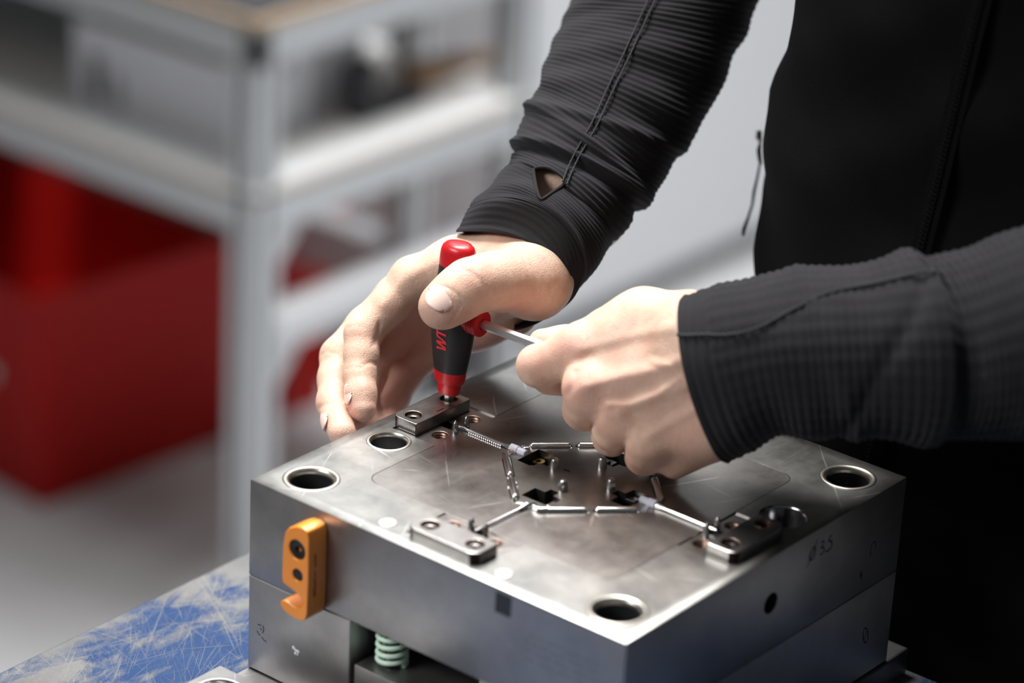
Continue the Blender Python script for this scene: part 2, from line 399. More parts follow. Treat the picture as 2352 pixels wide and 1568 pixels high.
red_bin('plastic_container', 'large open red plastic container on floor under trolley', (-1535, 1240), math.radians(-5), 560, 500, 286)
bin_box('plastic_container', 'black plastic container on the floor behind the red one', -1760, -1400, 1780, 1940, FL, 110, M_mat, 'container', group='containers on the floor')

# ================================================================ WORK TABLE
TZ = -129.0
tb = thing('work_table', 'steel work table with scratched worn blue painted top under the mould', 'table', (250, -200, FL))
MB().box(-112, 760, -760, 272, TZ - 28, TZ, bev=1.2).obj('table_top', M_table, tb)
M_bluep = mat('blue_paint', (.04, .10, .32), .4)
for x in (-90, 690):
    for y in (-740, 210): MB().box(x, x + 50, y, y + 50, FL, TZ - 28, bev=3).obj('leg', M_bluep, tb)
MB().box(-70, 720, -720, -690, TZ - 90, TZ - 28).obj('apron', M_bluep, tb); MB().box(-70, 720, 215, 245, TZ - 90, TZ - 28).obj('apron', M_bluep, tb)
# loose steel block with a bored hole, in front of the mould
sb = thing('bored_steel_block', 'small ground steel block with bored hole on blue table', 'block', (40, -60, TZ))
bo = MB().prism([(4, -90), (92, -90), (92, -25), (4, -25)], TZ, -99, XY).obj('body', [steel('worn_block_steel', (.22, .22, .22), .42, .0, .5), M_bore], sb)
cut = MB().lathe([(12, -30), (12, 2)], (22.5, -45, -99), seg=40, m=0).obj('c', [M_bore]); boolean(bo, cut); bevelmod(bo, .5, 2)
sm(MB().lathe([(13.4, .0), (13.2, .5), (12.0, .5), (11.4, -.6), (11.4, -8), (13.4, -8)], (22.5, -45, -99), seg=48, close=True).obj('hole_rim', M_pol, sb))

# ================================================================ INJECTION MOULD
CX = 123.0
mo = thing('injection_mould', 'square ground steel injection mould half with round bushes on blue table', 'mould', (CX, CX, TZ))
def circ_cut(b, x, y, r, z0=-60, z1=2, m=1, seg=48): b.lathe([(r, z0), (r, z1)], (x, y, 0), seg=seg, m=m)
def rot90(x, y, k):
    x, y = x - CX, y - CX
    for _ in range(k): x, y = -y, x
    return x + CX, y + CX
# top plate
pl = MB().box(0, 246, 0, 246, -55.8, 0, bev=.55).obj('cavity_plate', [M_top, M_bore, M_side, M_insert], mo)
me = pl.data
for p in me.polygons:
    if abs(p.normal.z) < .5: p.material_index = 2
BUSH = [(22.5, 22.5), (223.5, 22.5), (223.5, 223.5), (22.5, 223.5)]
b = MB()
for x, y in BUSH: circ_cut(b, x, y, 15.15)
circ_cut(b, 21.5, 84.4, 12.2, -34); circ_cut(b, 224.5, 161.6, 12.9, -34)
b.prism(rrect(42, 204, 42, 204, 9), -20, 2, XY, 3)
for x, y in ((83.7, 13.3), (160.5, 12.7)): circ_cut(b, x, y, 4.75, -3)
boolean(pl, b.obj('c', [M_top, M_bore, M_side, M_insert]))
b = MB()
for k in range(4):                       # station recess, under the guide bar and up to the insert
    pts = [rot90(x, y, k) for x, y in ((12, 98), (43, 98), (43, 149), (12, 149))]
    b.prism(pts, -.9, 2, XY, 3)
b.lathe([(5.6, -40), (5.6, 2)], (247, 123.1, -27.5), (1, 0, 0), 32, 1)
b.box(166, 176, -2, .5, -14, -2.5, 1)
boolean(pl, b.obj('c', [M_top, M_bore, M_side, M_insert]))
b = MB()
for k in range(4):
    for yy in (110.6, 138.1):
        x, y = rot90(34.9, yy, k); circ_cut(b, x, y, 4.4, -14, 2, 1, 32)
    pts = [rot90(x, y, k) for x, y in ((26, 120), (43, 120), (43, 126.5), (26, 126.5))]; b.prism(pts, -4, 1, XY, 1)
boolean(pl, b.obj('c', [M_top, M_bore, M_side, M_insert]))
sm(pl, 30)
# insert with pockets and runner grooves
ins = MB().prism(rrect(42.12, 203.88, 42.12, 203.88, 8.9), -19.9, -.02, XY).obj('cavity_insert', [M_insert, M_bore, M_pol, M_hole], mo, label='rounded square steel cavity insert')
bm = bmesh.new(); bm.from_mesh(ins.data)
bmesh.ops.bevel(bm, geom=[e for e in bm.edges if all(v.co.z > .108 for v in e.verts)], offset=.0003, segments=1, affect='EDGES'); bm.to_mesh(ins.data); bm.free()
b = MB()
for k in range(4):
    R = lambda pts: [rot90(x, y, k) for x, y in pts]
    b.prism(R([(85, 115.2), (95, 115), (96, 121), (101, 121.2), (101, 126.5), (96.5, 127), (96.5, 133.6), (85, 133.6)]), -11, 2, XY, 1)
boolean(ins, b.obj('c', [M_insert, M_bore, M_pol, M_hole]))
dia = []
for k in range(4):
    a = np.array([*rot90(80.5, 112.0, k), .35]); c = np.array([*rot90(112.0, 80.5, k), .35]); dia.append((a, c, k))
def capsule(b, a, c, r, m):
    a = Vector(a); c = Vector(c); d = (c - a).normalized(); n = 5
    prof = [(r * math.sin(.5 * PI * i / n), -r * math.cos(.5 * PI * i / n)) for i in range(n + 1)]
    L = (c - a).length; prof += [(r * math.cos(.5 * PI * i / n), L + r * math.sin(.5 * PI * i / n)) for i in range(n + 1)]
    b.lathe(prof, a, d, 20, m)
b = MB()
for a, c, k in dia:
    u = (c - a) / np.linalg.norm(c - a); mid = (a + c) / 2
    capsule(b, a, mid - u * 3.2, 2.6, 2); capsule(b, mid + u * 3.2, c, 2.6, 2)
boolean(ins, b.obj('c', [M_insert, M_bore, M_pol, M_hole]))
b = MB()
for k in range(4):
    x, y = rot90(42, 123.5, k); x2, y2 = rot90(82, 122.5, k); capsule(b, (x, y, .3), (x2, y2, .3), 1.7, 1)
    for (p, q_) in (((80.5, 112), (76.5, 116.5)), ((76.5, 116.5), (79, 121)), ((80.5, 134.0), (77, 131)), ((77, 131), (79, 125))):
        p = rot90(*p, k); q_ = rot90(*q_, k); capsule(b, (*p, .3), (*q_, .3), 1.3, 2)
boolean(ins, b.obj('c', [M_insert, M_bore, M_pol, M_hole]))
sm(ins, 30)
b = MB()   # slim dark slot in the insert
b.box(109.5, 113.6, 123.5, 124.8, -1, 2, 3); boolean(ins, b.obj('c', [M_insert, M_bore, M_pol, M_hole]))
# guide bushes
M_bush = steel('bush_steel', (.52, .50, .46), .34, .03, .2); M_boreshade = mat('bore_shade', (.02, .021, .023), .35, .3)  # near-black bore colour stands in for shade deep inside the guide bushes
for x, y in BUSH:
    sm(MB().lathe([(14.95, -50), (14.95, .05), (14.7, .35), (13.6, .42), (12.6, .1), (11.7, -1.2), (11.3, -3), (11.2, -50)], (x, y, 0), seg=64, close=True, m=(0, 0, 0, 0, 0, 0, 1, 1)).obj('guide_bush', [M_bush, M_boreshade], mo), 50)
    MB().lathe([(11.2, 0), (0, 0)], (x, y, -49), seg=32).obj('bush_floor', M_boreshade, mo)
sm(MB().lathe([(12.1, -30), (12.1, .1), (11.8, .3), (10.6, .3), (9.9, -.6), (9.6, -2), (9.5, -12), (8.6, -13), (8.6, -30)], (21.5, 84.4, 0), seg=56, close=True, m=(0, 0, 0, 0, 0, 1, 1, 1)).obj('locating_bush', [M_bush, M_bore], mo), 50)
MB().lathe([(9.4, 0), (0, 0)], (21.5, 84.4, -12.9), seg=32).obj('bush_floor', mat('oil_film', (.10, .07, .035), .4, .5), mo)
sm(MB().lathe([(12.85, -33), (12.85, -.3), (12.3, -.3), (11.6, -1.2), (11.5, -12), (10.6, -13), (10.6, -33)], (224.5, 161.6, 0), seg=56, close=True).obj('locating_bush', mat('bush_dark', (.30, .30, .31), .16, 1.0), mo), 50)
for x, y in ((83.7, 13.3), (160.5, 12.7)):
    sm(MB().lathe([(4.7, -2.5), (4.7, .2), (4.3, .55), (2.5, .75), (0, .8)], (x, y, 0), seg=36).obj('rest_button', M_button if 'M_button' in globals() else globals().setdefault('M_button', mat('bright_button', (.86, .86, .84), .3, .5)), mo), 50)
sm(MB().lathe([(5.9, 1.2 - 1.1), (5.6, .15), (5.4, -.6), (5.3, -8), (5.9, -8)], (246, 123.1, -27.5), (1, 0, 0), 32, close=True).obj('port_thread', M_bore, mo), 50)

def socket_screw(parent, c, ax, r, rk, depth=3, mhead=M_screw, name='socket_screw', slot=False):
    if slot:
        o = MB().lathe([(r, -depth), (r, -.3), (r - .3, 0), (0, 0)], c, ax, 32).obj(name, mhead, parent); sm(o, 35)
        return o
    b = MB(); seg = 36; a = Vector(ax).normalized(); e1 = a.orthogonal().normalized() if abs(a.z) < .99 else Vector((1, 0, 0)); e2 = a.cross(e1); c = Vector(c)
    rings = [(r, -depth, 0), (r, -.35, 0), (r - .35, 0, 0), (rk + .9, 0, 0), (rk + .15, -.35, 0), (rk, -.4, 1), (rk, -depth * .8, 1)]
    v = []; f = []
    for (q, h, hx) in rings:
        for j in range(seg):
            t = 2 * PI * j / seg; rr = q
            if hx: rr = q / math.cos(((t + PI / 6) % (PI / 3)) - PI / 6) * .92
            v.append((c + a * h + (e1 * math.cos(t) + e2 * math.sin(t)) * rr)[:])
    for i in range(len(rings) - 1):
        for j in range(seg): f.append((i * seg + j, i * seg + (j + 1) % seg, (i + 1) * seg + (j + 1) % seg, (i + 1) * seg + j))
    f.append(tuple(range((len(rings) - 1) * seg, len(rings) * seg)))
    return sm(b.add(v, f).obj(name, mhead, parent), 35)

# one station (at the x = 0 side), then copies turned by quarter turns about the mould's axis
BX0, BX1, BY0, BY1, BH = 8.6, 26.4, 100.8, 146.2, 6.1
M_scr2 = mat('dark_screw', (.10, .095, .09), .3, 1.0)
def station():
    out = []
    poly = rrect(BX0, BX1, BY0, BY1, 5.2, 7, rs=(5.2, 1.0, 1.0, 5.2))
    bar = MB(); n = len(poly)
    bar.prism(poly, -.9, BH, XY)
    o = bar.obj('guide_bar', [M_bar, M_dark, M_cop], mo)
    for p in o.data.polygons:              # hardened brown corners
        c = (np.array(p.center) * 1000 + ORG[mo]); nn = p.normal
        if abs(nn.z) < .5 and nn.x < -.15 and abs(nn.y) > .12: p.material_index = 1
    c = MB()
    for yy in (108.6, 138.0): c.lathe([(4.9, -.5), (4.9, 9)], (17.6, yy, 0), seg=36, m=2)
    boolean(o, c.obj('c', [M_bar, M_dark, M_cop])); bevelmod(o, .45, 2); out.append(o)
    for yy in (108.6, 138.0):
        out.append(socket_screw(mo, (17.6, yy, BH - 1.5), (0, 0, 1), 4.25, 2.0, 3, M_screw))
        out[-1].data.materials[0] = M_scr2
        out.append(sm(MB().lathe([(5.05, BH - .2), (5.0, BH + .08), (4.75, BH + .05), (4.6, BH - .6), (4.6, BH - 1.4)], (17.6, yy, 0), seg=36, cap=False).obj('counterbore_rim', M_cop, mo), 50))
    for yy in (110.6, 138.1):
        prof = [(5.2, -.88), (5.2, -.8), (4.5, -1.1)]
        for i in range(7): prof += [(4.35, -1.6 - i * 1.5), (3.7, -2.3 - i * 1.5)]
        out.append(sm(MB().lathe(prof, (34.9, yy, 0), seg=32, cap=False).obj('threaded_hole', [M_cop], mo), 50))
        out.append(MB().lathe([(4.2, 0), (0, 0)], (34.9, yy, -9), seg=24).obj('hole_floor', M_hole, mo))
    for (x, y) in ((38.6, 119.2), (38.8, 128.4)):
        out.append(sm(MB().lathe([(1.75, -1.5), (1.7, 3.0), (1.35, 4.6), (.55, 6.0), (0, 6.2)], (x, y, 0), seg=20).obj('dowel_pin', M_bar, mo), 50))
    rod = MB().tube([(36, 123.6, .9), (43, 123.5, .9), (70, 122.8, .9), (72, 122.8, .9), (76, 122.7, 1.0)], [.6, 1.0, 1.0, 1.5, 2.0], 14)
    for i in range(16): rod.box(46 + i * 1.45, 46.8 + i * 1.45, 121.4, 122.3, .3, 1.3)
    out.append(sm(rod.obj('core_rod', M_pol, mo), 40))
    out.append(MB().lathe([(2.2, 0), (2.6, .3), (2.6, 5.0), (2.1, 5.5), (2.1, 10), (1.7, 10.5)], (74.5, 122.7, 1.2), (1, 0, 0), 8).obj('core_sleeve', M_clear, mo, label='milky clear faceted sleeve'))
    out.append(sm(MB().lathe([(2.75, -.1), (2.7, 1.5), (2.5, 3.2), (1.9, 5.2), (1.6, 5.5), (0, 5.6)], (105, 122.0, 0), seg=24).obj('core_pin', M_bar, mo), 50))
    out.append(sm(MB().lathe([(1.3, 0), (3.4, 0), (3.4, .7), (1.3, .7)], (88.5, 129.5, -5.0), seg=24, close=True).obj('brass_ring', M_brass, mo), 50))
    out.append(MB().box(90, 96, 116, 121, -11, -3, bev=.3).obj('pocket_step', M_bar, mo))
    return out
st = station()
for k in (1, 2, 3):
    for o in st:
        if k == 1 and o.name.startswith('core_sleeve'): continue
        c = o.copy(); COL.objects.link(c); c.rotation_euler = (0, 0, k * PI / 2)
a_, c_ = onz(1003, 944.5, BH), onz(1018, 938, BH); b = MB(); ribbon_ = None
b.tube([a_, c_], .5, 6).obj('punch_mark', M_ink, mo)
for a, c, k in dia:
    u = (c - a) / np.linalg.norm(c - a); mid = (a + c) / 2
    for p, q_ in ((a, mid - u * 3.6), (mid + u * 3.6, c)):
        b = MB(); capsule(b, (p[0], p[1], .25), (q_[0], q_[1], .25), 2.05, 0); sm(b.obj('runner_segment', M_pol, mo), 60)
# elbows of the runner near the corners are polished tubes
for k in range(4):
    p = [rot90(x, y, k) for x, y in ((80.5, 112.5), (77.5, 114.6), (76.6, 117.3), (77.6, 119.6))]
    sm(MB().tube([(x, y, .4) for x, y in p], 2.1, 12).obj('runner_elbow', M_pol, mo), 60)
# lower plates: spacers, ejector plates, clamp plate
for x0, x1 in ((0, 72), (174, 246)):
    MB().box(x0, x1, .1, 246, -111.8, -56.2, bev=.7).obj('spacer_block', M_side, mo)
MB().box(75, 171, .6, 245, -112, -80.5, bev=.5).obj('ejector_plate', M_side, mo)
MB().box(-.6, 247.2, -21, 267, TZ, -112.2, bev=1.2).obj('clamp_plate', steel('clamp_plate_steel', (.22, .22, .225), .42, .0, .3), mo)
def spring(c, R, r, z0, z1, turns, name='coil_spring'):
    pts = []; n = int(turns * 28)
    for i in range(n + 1):
        t = i / n; a = 2 * PI * turns * t
        z = z0 + r + (z1 - z0 - 2 * r) * (.5 - .5 * math.cos(PI * min(1, max(0, t)))) * .25 + (z1 - z0 - 2 * r) * t * .75
        pts.append((c[0] + R * math.cos(a), c[1] + R * math.sin(a), z))
    return sm(MB().tube(pts, r, 10).obj(name, M_spring, mo, label='mint green coil spring'), 80)
spring((88.5, 14.5), 7.6, 1.3, -80.5, -56, 5.4); spring((150, 24), 7.6, 1.3, -80.5, -56, 5.4)
sm(MB().lathe([(3.9, -80), (3.9, -56)], (88.5, 14.5, 0), seg=20).obj('spring_pin', M_bore, mo)); sm(MB().lathe([(3.9, -80), (3.9, -56)], (150, 24, 0), seg=20).obj('spring_pin', M_bore, mo))
# orange transport lock
YF = -14.0
def lockpt(x, y): p = ony(x, y, YF); return (p[0], p[2])
outl = [(655, 1222), (665, 1211), (680, 1208), (697, 1213), (706, 1222), (709, 1236), (708, 1330), (705, 1410), (702, 1422), (694, 1427), (680, 1422), (660, 1410), (648, 1398), (643, 1387), (645, 1380), (651, 1377), (659, 1381),
        (671, 1391), (683, 1397), (691, 1395), (695, 1386), (692, 1374), (684, 1364), (675, 1357), (655, 1343), (648, 1336), (647, 1322), (650, 1250)]
lp = [lockpt(*q) for q in outl]; lp = [(x, z) for x, z in lp]
lock = MB().prism(lp, YF, -.05, lambda a, b, h: (a - (h - YF) * .0, h, b)).obj('transport_lock', [M_or, M_or], mo, label='orange transport lock bolted over the parting line')
cb_ = MB(); s1 = ony(682, 1263, YF); s2 = ony(683, 1321, YF)
cb_.lathe([(5.5, -3), (5.5, 3)], s1, (0, -1, 0), 40, 1); cb_.lathe([(3.4, -3), (3.4, 3)], s2, (0, -1, 0), 32, 1)
boolean(lock, cb_.obj('c', [M_or, M_or])); bevelmod(lock, 1.7, 4, 40); sm(lock, 50)
socket_screw(lock, s1 + [0, .7, 0], (0, -1, 0), 5.3, 2.0, 3.5)
so = socket_screw(lock, s2 + [0, .7, 0], (0, -1, 0), 3.25, 1, 3, slot=True, name='slotted_screw')
MB().box(s2[0] - 3.1, s2[0] + 3.1, YF + .62, YF + .75, s2[2] - .35, s2[2] + .35).obj('slot', M_ink, so)
# tiny illegible engraving on the lock's side: a row of small strokes
b = MB(); xr = max(x for x, _ in lp) + .02
zz = -20.5
for i, wch in enumerate([1, 1, 1, 1, 1, 0, 1, 1, 1, 1, 1, 1, 1, 1, 1, 1]):
    h = 1.55
    if wch:
        for s in (0, .62): b.box(xr - .05, xr + .05, YF + 4.3, YF + 6.0, zz - .22 - s, zz - s)
        b.box(xr - .05, xr + .05, YF + 4.3 + (i % 3) * .6, YF + 4.7 + (i % 3) * .6, zz - .8, zz)
    zz -= h
b.obj('engraved_lettering', M_inko, lock, label='tiny dark vertical lettering')

# marks on the steel faces: thin ink ribbons lying on the surface
def ribbon(b, pts, wdt, nrm, off=.06):
    pts = [np.asarray(p, float) for p in pts]; nrm = np.asarray(nrm, float); v = []; f = []
    for i, p in enumerate(pts):
        t = pts[min(i + 1, len(pts) - 1)] - pts[max(i - 1, 0)]; t /= np.linalg.norm(t) + 1e-9
        s = np.cross(t, nrm); v += [p + s * wdt / 2 + nrm * off, p - s * wdt / 2 + nrm * off]
    for i in range(len(pts) - 1): f.append((2 * i, 2 * i + 1, 2 * i + 3, 2 * i + 2))
    b.add(v, f)
def ell(cx, cy, rx, ry, n=18, tilt=0.): return [(cx + rx * math.cos(t) + tilt * ry * math.sin(t), cy + ry * math.sin(t)) for t in np.linspace(0, 2 * PI, n)]
X = 246.0; nx = (1, 0, 0)
for st_, wd_ in ((ell(1866, 1271, 5.5, 15.5, tilt=-.25), 1.0), ([(1853, 1303), (1860, 1285), (1872, 1256), (1878, 1238)], .8),
                ([(1885, 1246), (1890, 1241), (1893, 1245), (1889, 1254), (1885, 1256), (1892, 1257), (1893, 1264), (1888, 1272), (1883, 1273)], 1.0),
                ([(1911, 1227), (1906, 1234), (1903, 1242), (1909, 1241), (1911, 1249), (1908, 1258), (1901, 1265), (1896, 1266)], 1.1),
                ([(1999.5, 1277), (1999.5, 1265), (2001, 1254), (2004, 1247), (2008, 1243), (2011, 1246), (2011, 1252), (2009.5, 1260)], .7),
                (ell(1987.7, 1458.7, 5.5, 17), .8), ([(1984, 1470), (1989, 1452), (1992, 1446)], .5), ([(1977, 1312), (1978, 1330)], 1.2), ([(1974, 1322), (1981, 1318)], .7)):
    b = MB(); ribbon(b, [onx(px_, py_, X) for px_, py_ in st_], wd_, nx)
    b.obj('marker_stroke', M_ink, mo, fix=False)
b = MB(); ny = (0, -1, 0)
for st_ in ([(592, 1433), (600, 1436)], [(598, 1441), (601, 1447)], [(604, 1436), (606, 1446), (603, 1454)], [(590, 1448), (595, 1456), (598, 1459)], [(601, 1462), (605, 1468), (607, 1471)], [(608, 1470), (612, 1474)]):
    ribbon(b, [ony(px_, py_, 0.1) for px_, py_ in st_], .55, ny)
b.obj('ink_scribble', M_ink, mo, fix=False, label='small black ink scribble')
b = MB()
for q in ((674, 1487, 1.1), (679, 1493, 1.0), (684, 1496, 1.1), (678, 1500, .9), (683, 1503, .6)):
    c = ony(q[0], q[1], 0.1); b.lathe([(q[2], .0), (q[2] * .6, .12), (0, .14)], c, (0, -1, 0), 12)
b.obj('paint_spot', mat('white_spot', (.75, .75, .8), .6), mo, label='white paint spot')
b = MB()
for r_ in range(4):                       # faint stamped lines of text on the front face
    for i in range(22 - 2 * (r_ % 2)):
        if (i * 7 + r_ * 3) % 5 == 0: continue
        x = 186 + i * 2.3; z = -17 - r_ * 4.6; b.box(x, x + 1.3, -.06, .02, z - 1.8, z - 1.4); b.box(x, x + .35, -.06, .02, z - 1.8, z)
b.obj('stamped_lettering', mat('faint_stamp', (.26, .26, .26), .5, .9), mo, label='faint stamped lettering')

# ================================================================ HEX KEY
hk = thing('hex_key', 'red and black T-handle hex key turning a screw in the guide bar', 'hex key', (17.6, 138, 4))
HB = np.array([17.4, 137.6, 0]); HT = np.array([3.6, -.4, 100.0])
def hax(z): return HB + HT * (z / 100.0)
def loft(b, prof, m=0, seg=40, phase=0.):
    """prof: (z, ra, rb, tilt)"""
    v = []; f = []
    for (z, ra, rb) in prof:
        c = hax(z)
        for j in range(seg):
            t = 2 * PI * j / seg; v.append((c[0] + ra * math.cos(t), c[1] + rb * math.sin(t), c[2] + 0))
    for i in range(len(prof) - 1):
        for j in range(seg): f.append((i * seg + j, i * seg + (j + 1) % seg, (i + 1) * seg + (j + 1) % seg, (i + 1) * seg + j))
    f += [tuple(reversed(range(seg))), tuple(range((len(prof) - 1) * seg, len(prof) * seg))]
    return b.add(v, f, m)
AR = 1.13; BR = .82
def pr(L): return [(z, r * AR, r * BR) for z, r in L]
sm(loft(MB(), pr([(23.5, 8.75), (25, 9.1), (30, 9.8), (36, 10.6), (42, 11.3), (48, 11.7), (55, 11.7), (62, 11.4), (70, 10.9), (78, 10.3), (86.5, 9.7)])).obj('grip', M_blk, hk, label='black rubber grip'))
sm(loft(MB(), pr([(17, 6.9), (17.3, 7.9), (18.5, 8.4), (21.5, 8.9), (25.5, 9.0)]), seg=40).obj('lower_collar', M_red, hk, label='red collar'), 40)
sm(loft(MB(), pr([(10, 5.2), (10.4, 6.0), (11, 6.2), (17.2, 6.6)])).obj('nose', M_red, hk, label='red nose'), 40)
sm(loft(MB(), pr([(86.3, 9.8), (87, 9.85), (91, 9.6), (94.5, 9.3), (97, 8.5), (98.6, 7.0), (99.3, 4.5), (99.5, 2)])).obj('end_cap', M_red, hk, label='red end cap'), 50)
ZB = 57.5
sm(MB().lathe([(6.2, 7), (6.6, 12.5), (7.2, 12.7), (7.2, 13.8), (6.8, 14), (7.2, 14.3), (7.2, 15.4), (6.8, 15.6), (7.3, 15.9), (7.3, 17.2), (6.9, 17.4), (7.4, 17.8), (7.4, 19.6), (7.0, 20), (3.0, 20.1), (2.9, 19.5)], hax(ZB) , (1, 0, .0), 36).obj('side_collar', M_red, hk, label='red ribbed side collar'), 30)
MB().lathe([(2.7, 16), (2.7, 88)], hax(ZB), (1, 0, 0), 6, phase=.52).obj('long_blade', M_chrome, hk)
MB().lathe([(2.3, 3.2), (2.3, 12)], (17.5, 137.6, 0), (0, 0, 1), 6, phase=.3).obj('short_blade', M_chrome, hk)
# red lettering on the grip (zigzag of the W and the start of the next letter), laid on the grip surface
def gripsurf(px_, py_):
    r = ray(px_, py_); d = 1590.0
    for _ in range(400):
        p = CAM + r * d; z = p[2]; c = hax(z); R = np.interp(z, [23.5, 36, 48, 62, 86.5], [8.75, 10.6, 11.7, 11.4, 9.7])
        if ((p[0] - c[0]) / (R * AR)) ** 2 + ((p[1] - c[1]) / (R * BR)) ** 2 <= 1.015: break
        d += .25
    return CAM + r * (d - .5)
b = MB(); vn = -FW
def stroke(px0, px1, hw=2.6):
    (x0, y0), (x1, y1) = px0, px1; n = 5
    for s in (0,):
        top = [gripsurf(x0 + (x1 - x0) * i / n, y0 + (y1 - y0) * i / n - hw) for i in range(n + 1)]
        bot = [gripsurf(x0 + (x1 - x0) * i / n, y0 + (y1 - y0) * i / n + hw) for i in range(n + 1)]
        v = top + bot; b.add(v, [(i, i + 1, n + 2 + i, n + 1 + i) for i in range(n)])
for a_, c_ in (((1002.6, 796.5), (1024.5, 803)), ((1024.5, 801), (1002.8, 783.5)), ((1002.8, 782.5), (1024.5, 789.5)), ((1024.5, 788), (1002.8, 769)), ((1004, 762), (1024.5, 771)), ((1003, 752), (1024.5, 742)), ((1003, 728), (1024, 738))):
    stroke(a_, c_)
stroke((1002.4, 764), (1006, 764), 7)
b.obj('lettering', mat('red_print', (.62, .02, .03), .45), hk, fix=False, label='red W shaped lettering on the grip')

# ================================================================ PERSON
pe = thing('person', 'person in black ribbed fleece jacket turning the hex key with both hands', 'person', (230, 385, FL))
import openvdb as vdb
class SDF:
    def __init__(s, lo, hi, h):
        s.lo = np.asarray(lo, float); s.h = h; s.n = np.ceil((np.asarray(hi, float) - s.lo) / h).astype(int) + 1
        s.F = np.full(s.n, 30.0, np.float32)
    def new(s): return np.full(s.n, 30.0, np.float32)
    def box(s, lo, hi):
        a = np.clip(np.floor((np.asarray(lo) - s.lo) / s.h).astype(int), 0, s.n); c = np.clip(np.ceil((np.asarray(hi) - s.lo) / s.h).astype(int) + 1, 0, s.n)
        return tuple(slice(a[i], c[i]) for i in range(3))
    def grid(s, sl):
        ax = [s.lo[i] + s.h * np.arange(sl[i].start, sl[i].stop, dtype=np.float32) for i in range(3)]
        return np.stack(np.meshgrid(*ax, indexing='ij'), -1).astype(np.float32)
    def cone(s, F, a, b, ra, rb, k=4.0):
        a = np.asarray(a, np.float32); b = np.asarray(b, np.float32); m = max(ra, rb) + k + 5
        sl = s.box(np.minimum(a, b) - m, np.maximum(a, b) + m); G = s.grid(sl)
        ba = b - a; L = float(ba @ ba) + 1e-6
        t = np.clip(((G - a) @ ba) / L, 0, 1)
        d = np.linalg.norm(G - a - t[..., None] * ba, axis=-1) - (ra + (rb - ra) * t)
        F[sl] = smin(F[sl], d, k)
    def ellip(s, F, c, r, k=4.0):
        c = np.asarray(c, np.float32); r = np.asarray(r, np.float32); m = r + k + 5
        sl = s.box(c - m, c + m); G = (s.grid(sl) - c) / r; q = np.linalg.norm(G, axis=-1)
        F[sl] = smin(F[sl], (q - 1) * r.min(), k)
    def mark(s, F, pts, w, amp, d0, d1):
        """groove (amp > 0) or ridge (amp < 0) running along an outline given in picture pixels, between two distances"""
        P = [P3(x, y, d) for x, y in pts for d in (d0, d1)]; sl = s.box(np.min(P, 0) - 4 * w, np.max(P, 0) + 4 * w); G = s.grid(sl).astype(np.float64)
        d = G - CAM; dd = d @ FW; X = 1176 + FPX * (d @ RT) / dd; Y = 784 - FPX * (d @ UP) / dd
        best = np.full(X.shape, 1e9)
        for (x0, y0), (x1, y1) in zip(pts[:-1], pts[1:]):
            L = (x1 - x0) ** 2 + (y1 - y0) ** 2; t = np.clip(((X - x0) * (x1 - x0) + (Y - y0) * (y1 - y0)) / L, 0, 1)
            best = np.minimum(best, np.hypot(X - x0 - t * (x1 - x0), Y - y0 - t * (y1 - y0)))
        best = best * dd / FPX
        wz = np.clip((dd - d0 + 3) / 3, 0, 1) * np.clip((d1 + 3 - dd) / 3, 0, 1)
        F[sl] += (amp * np.exp(-(best / w) ** 2) * wz).astype(np.float32)
    def mesh(s, F):
        g = vdb.FloatGrid(30.0); g.copyFromArray(np.ascontiguousarray(F)); 
        p, t, q = g.convertToPolygons(0.0, 0.0)
        return s.lo + np.asarray(p, float) * s.h, np.asarray(t), np.asarray(q)
def smin(a, b, k):
    if k <= 0: return np.minimum(a, b)
    h = np.maximum(k - np.abs(a - b), 0) / k
    return np.minimum(a, b) - h * h * k * .25
def q3(t): return P3(t[0], t[1], t[2])
def build_hand(h, palm, fingers, thumb, marks, kp=11, kf=3.5, kj=6, kn=.8):
    allp = np.array([q3(t) for ch in palm + fingers + thumb for t in ch]); rm = max(t[3] for ch in palm for t in ch)
    S = SDF(allp.min(0) - rm - 6, allp.max(0) + rm + 6, h)
    for ch in palm:
        for a, c in zip(ch[:-1], ch[1:]): S.cone(S.F, q3(a), q3(c), a[3], c[3], kp)
    FF = S.new()
    for ch in fingers:
        G = S.new()
        for i, (a, c) in enumerate(zip(ch[:-1], ch[1:])):
            S.cone(G, q3(a), q3(c), a[3], c[3], kf)
        FF = smin(FF, G, kn)
    S.F = smin(S.F, FF, kj)
    T = S.new()
    for ch in thumb:
        for a, c in zip(ch[:-1], ch[1:]): S.cone(T, q3(a), q3(c), a[3], c[3], 7)
    S.F = smin(S.F, T, 3.5)
    for m in marks: S.mark(S.F, *m)
    return S.mesh(S.F)
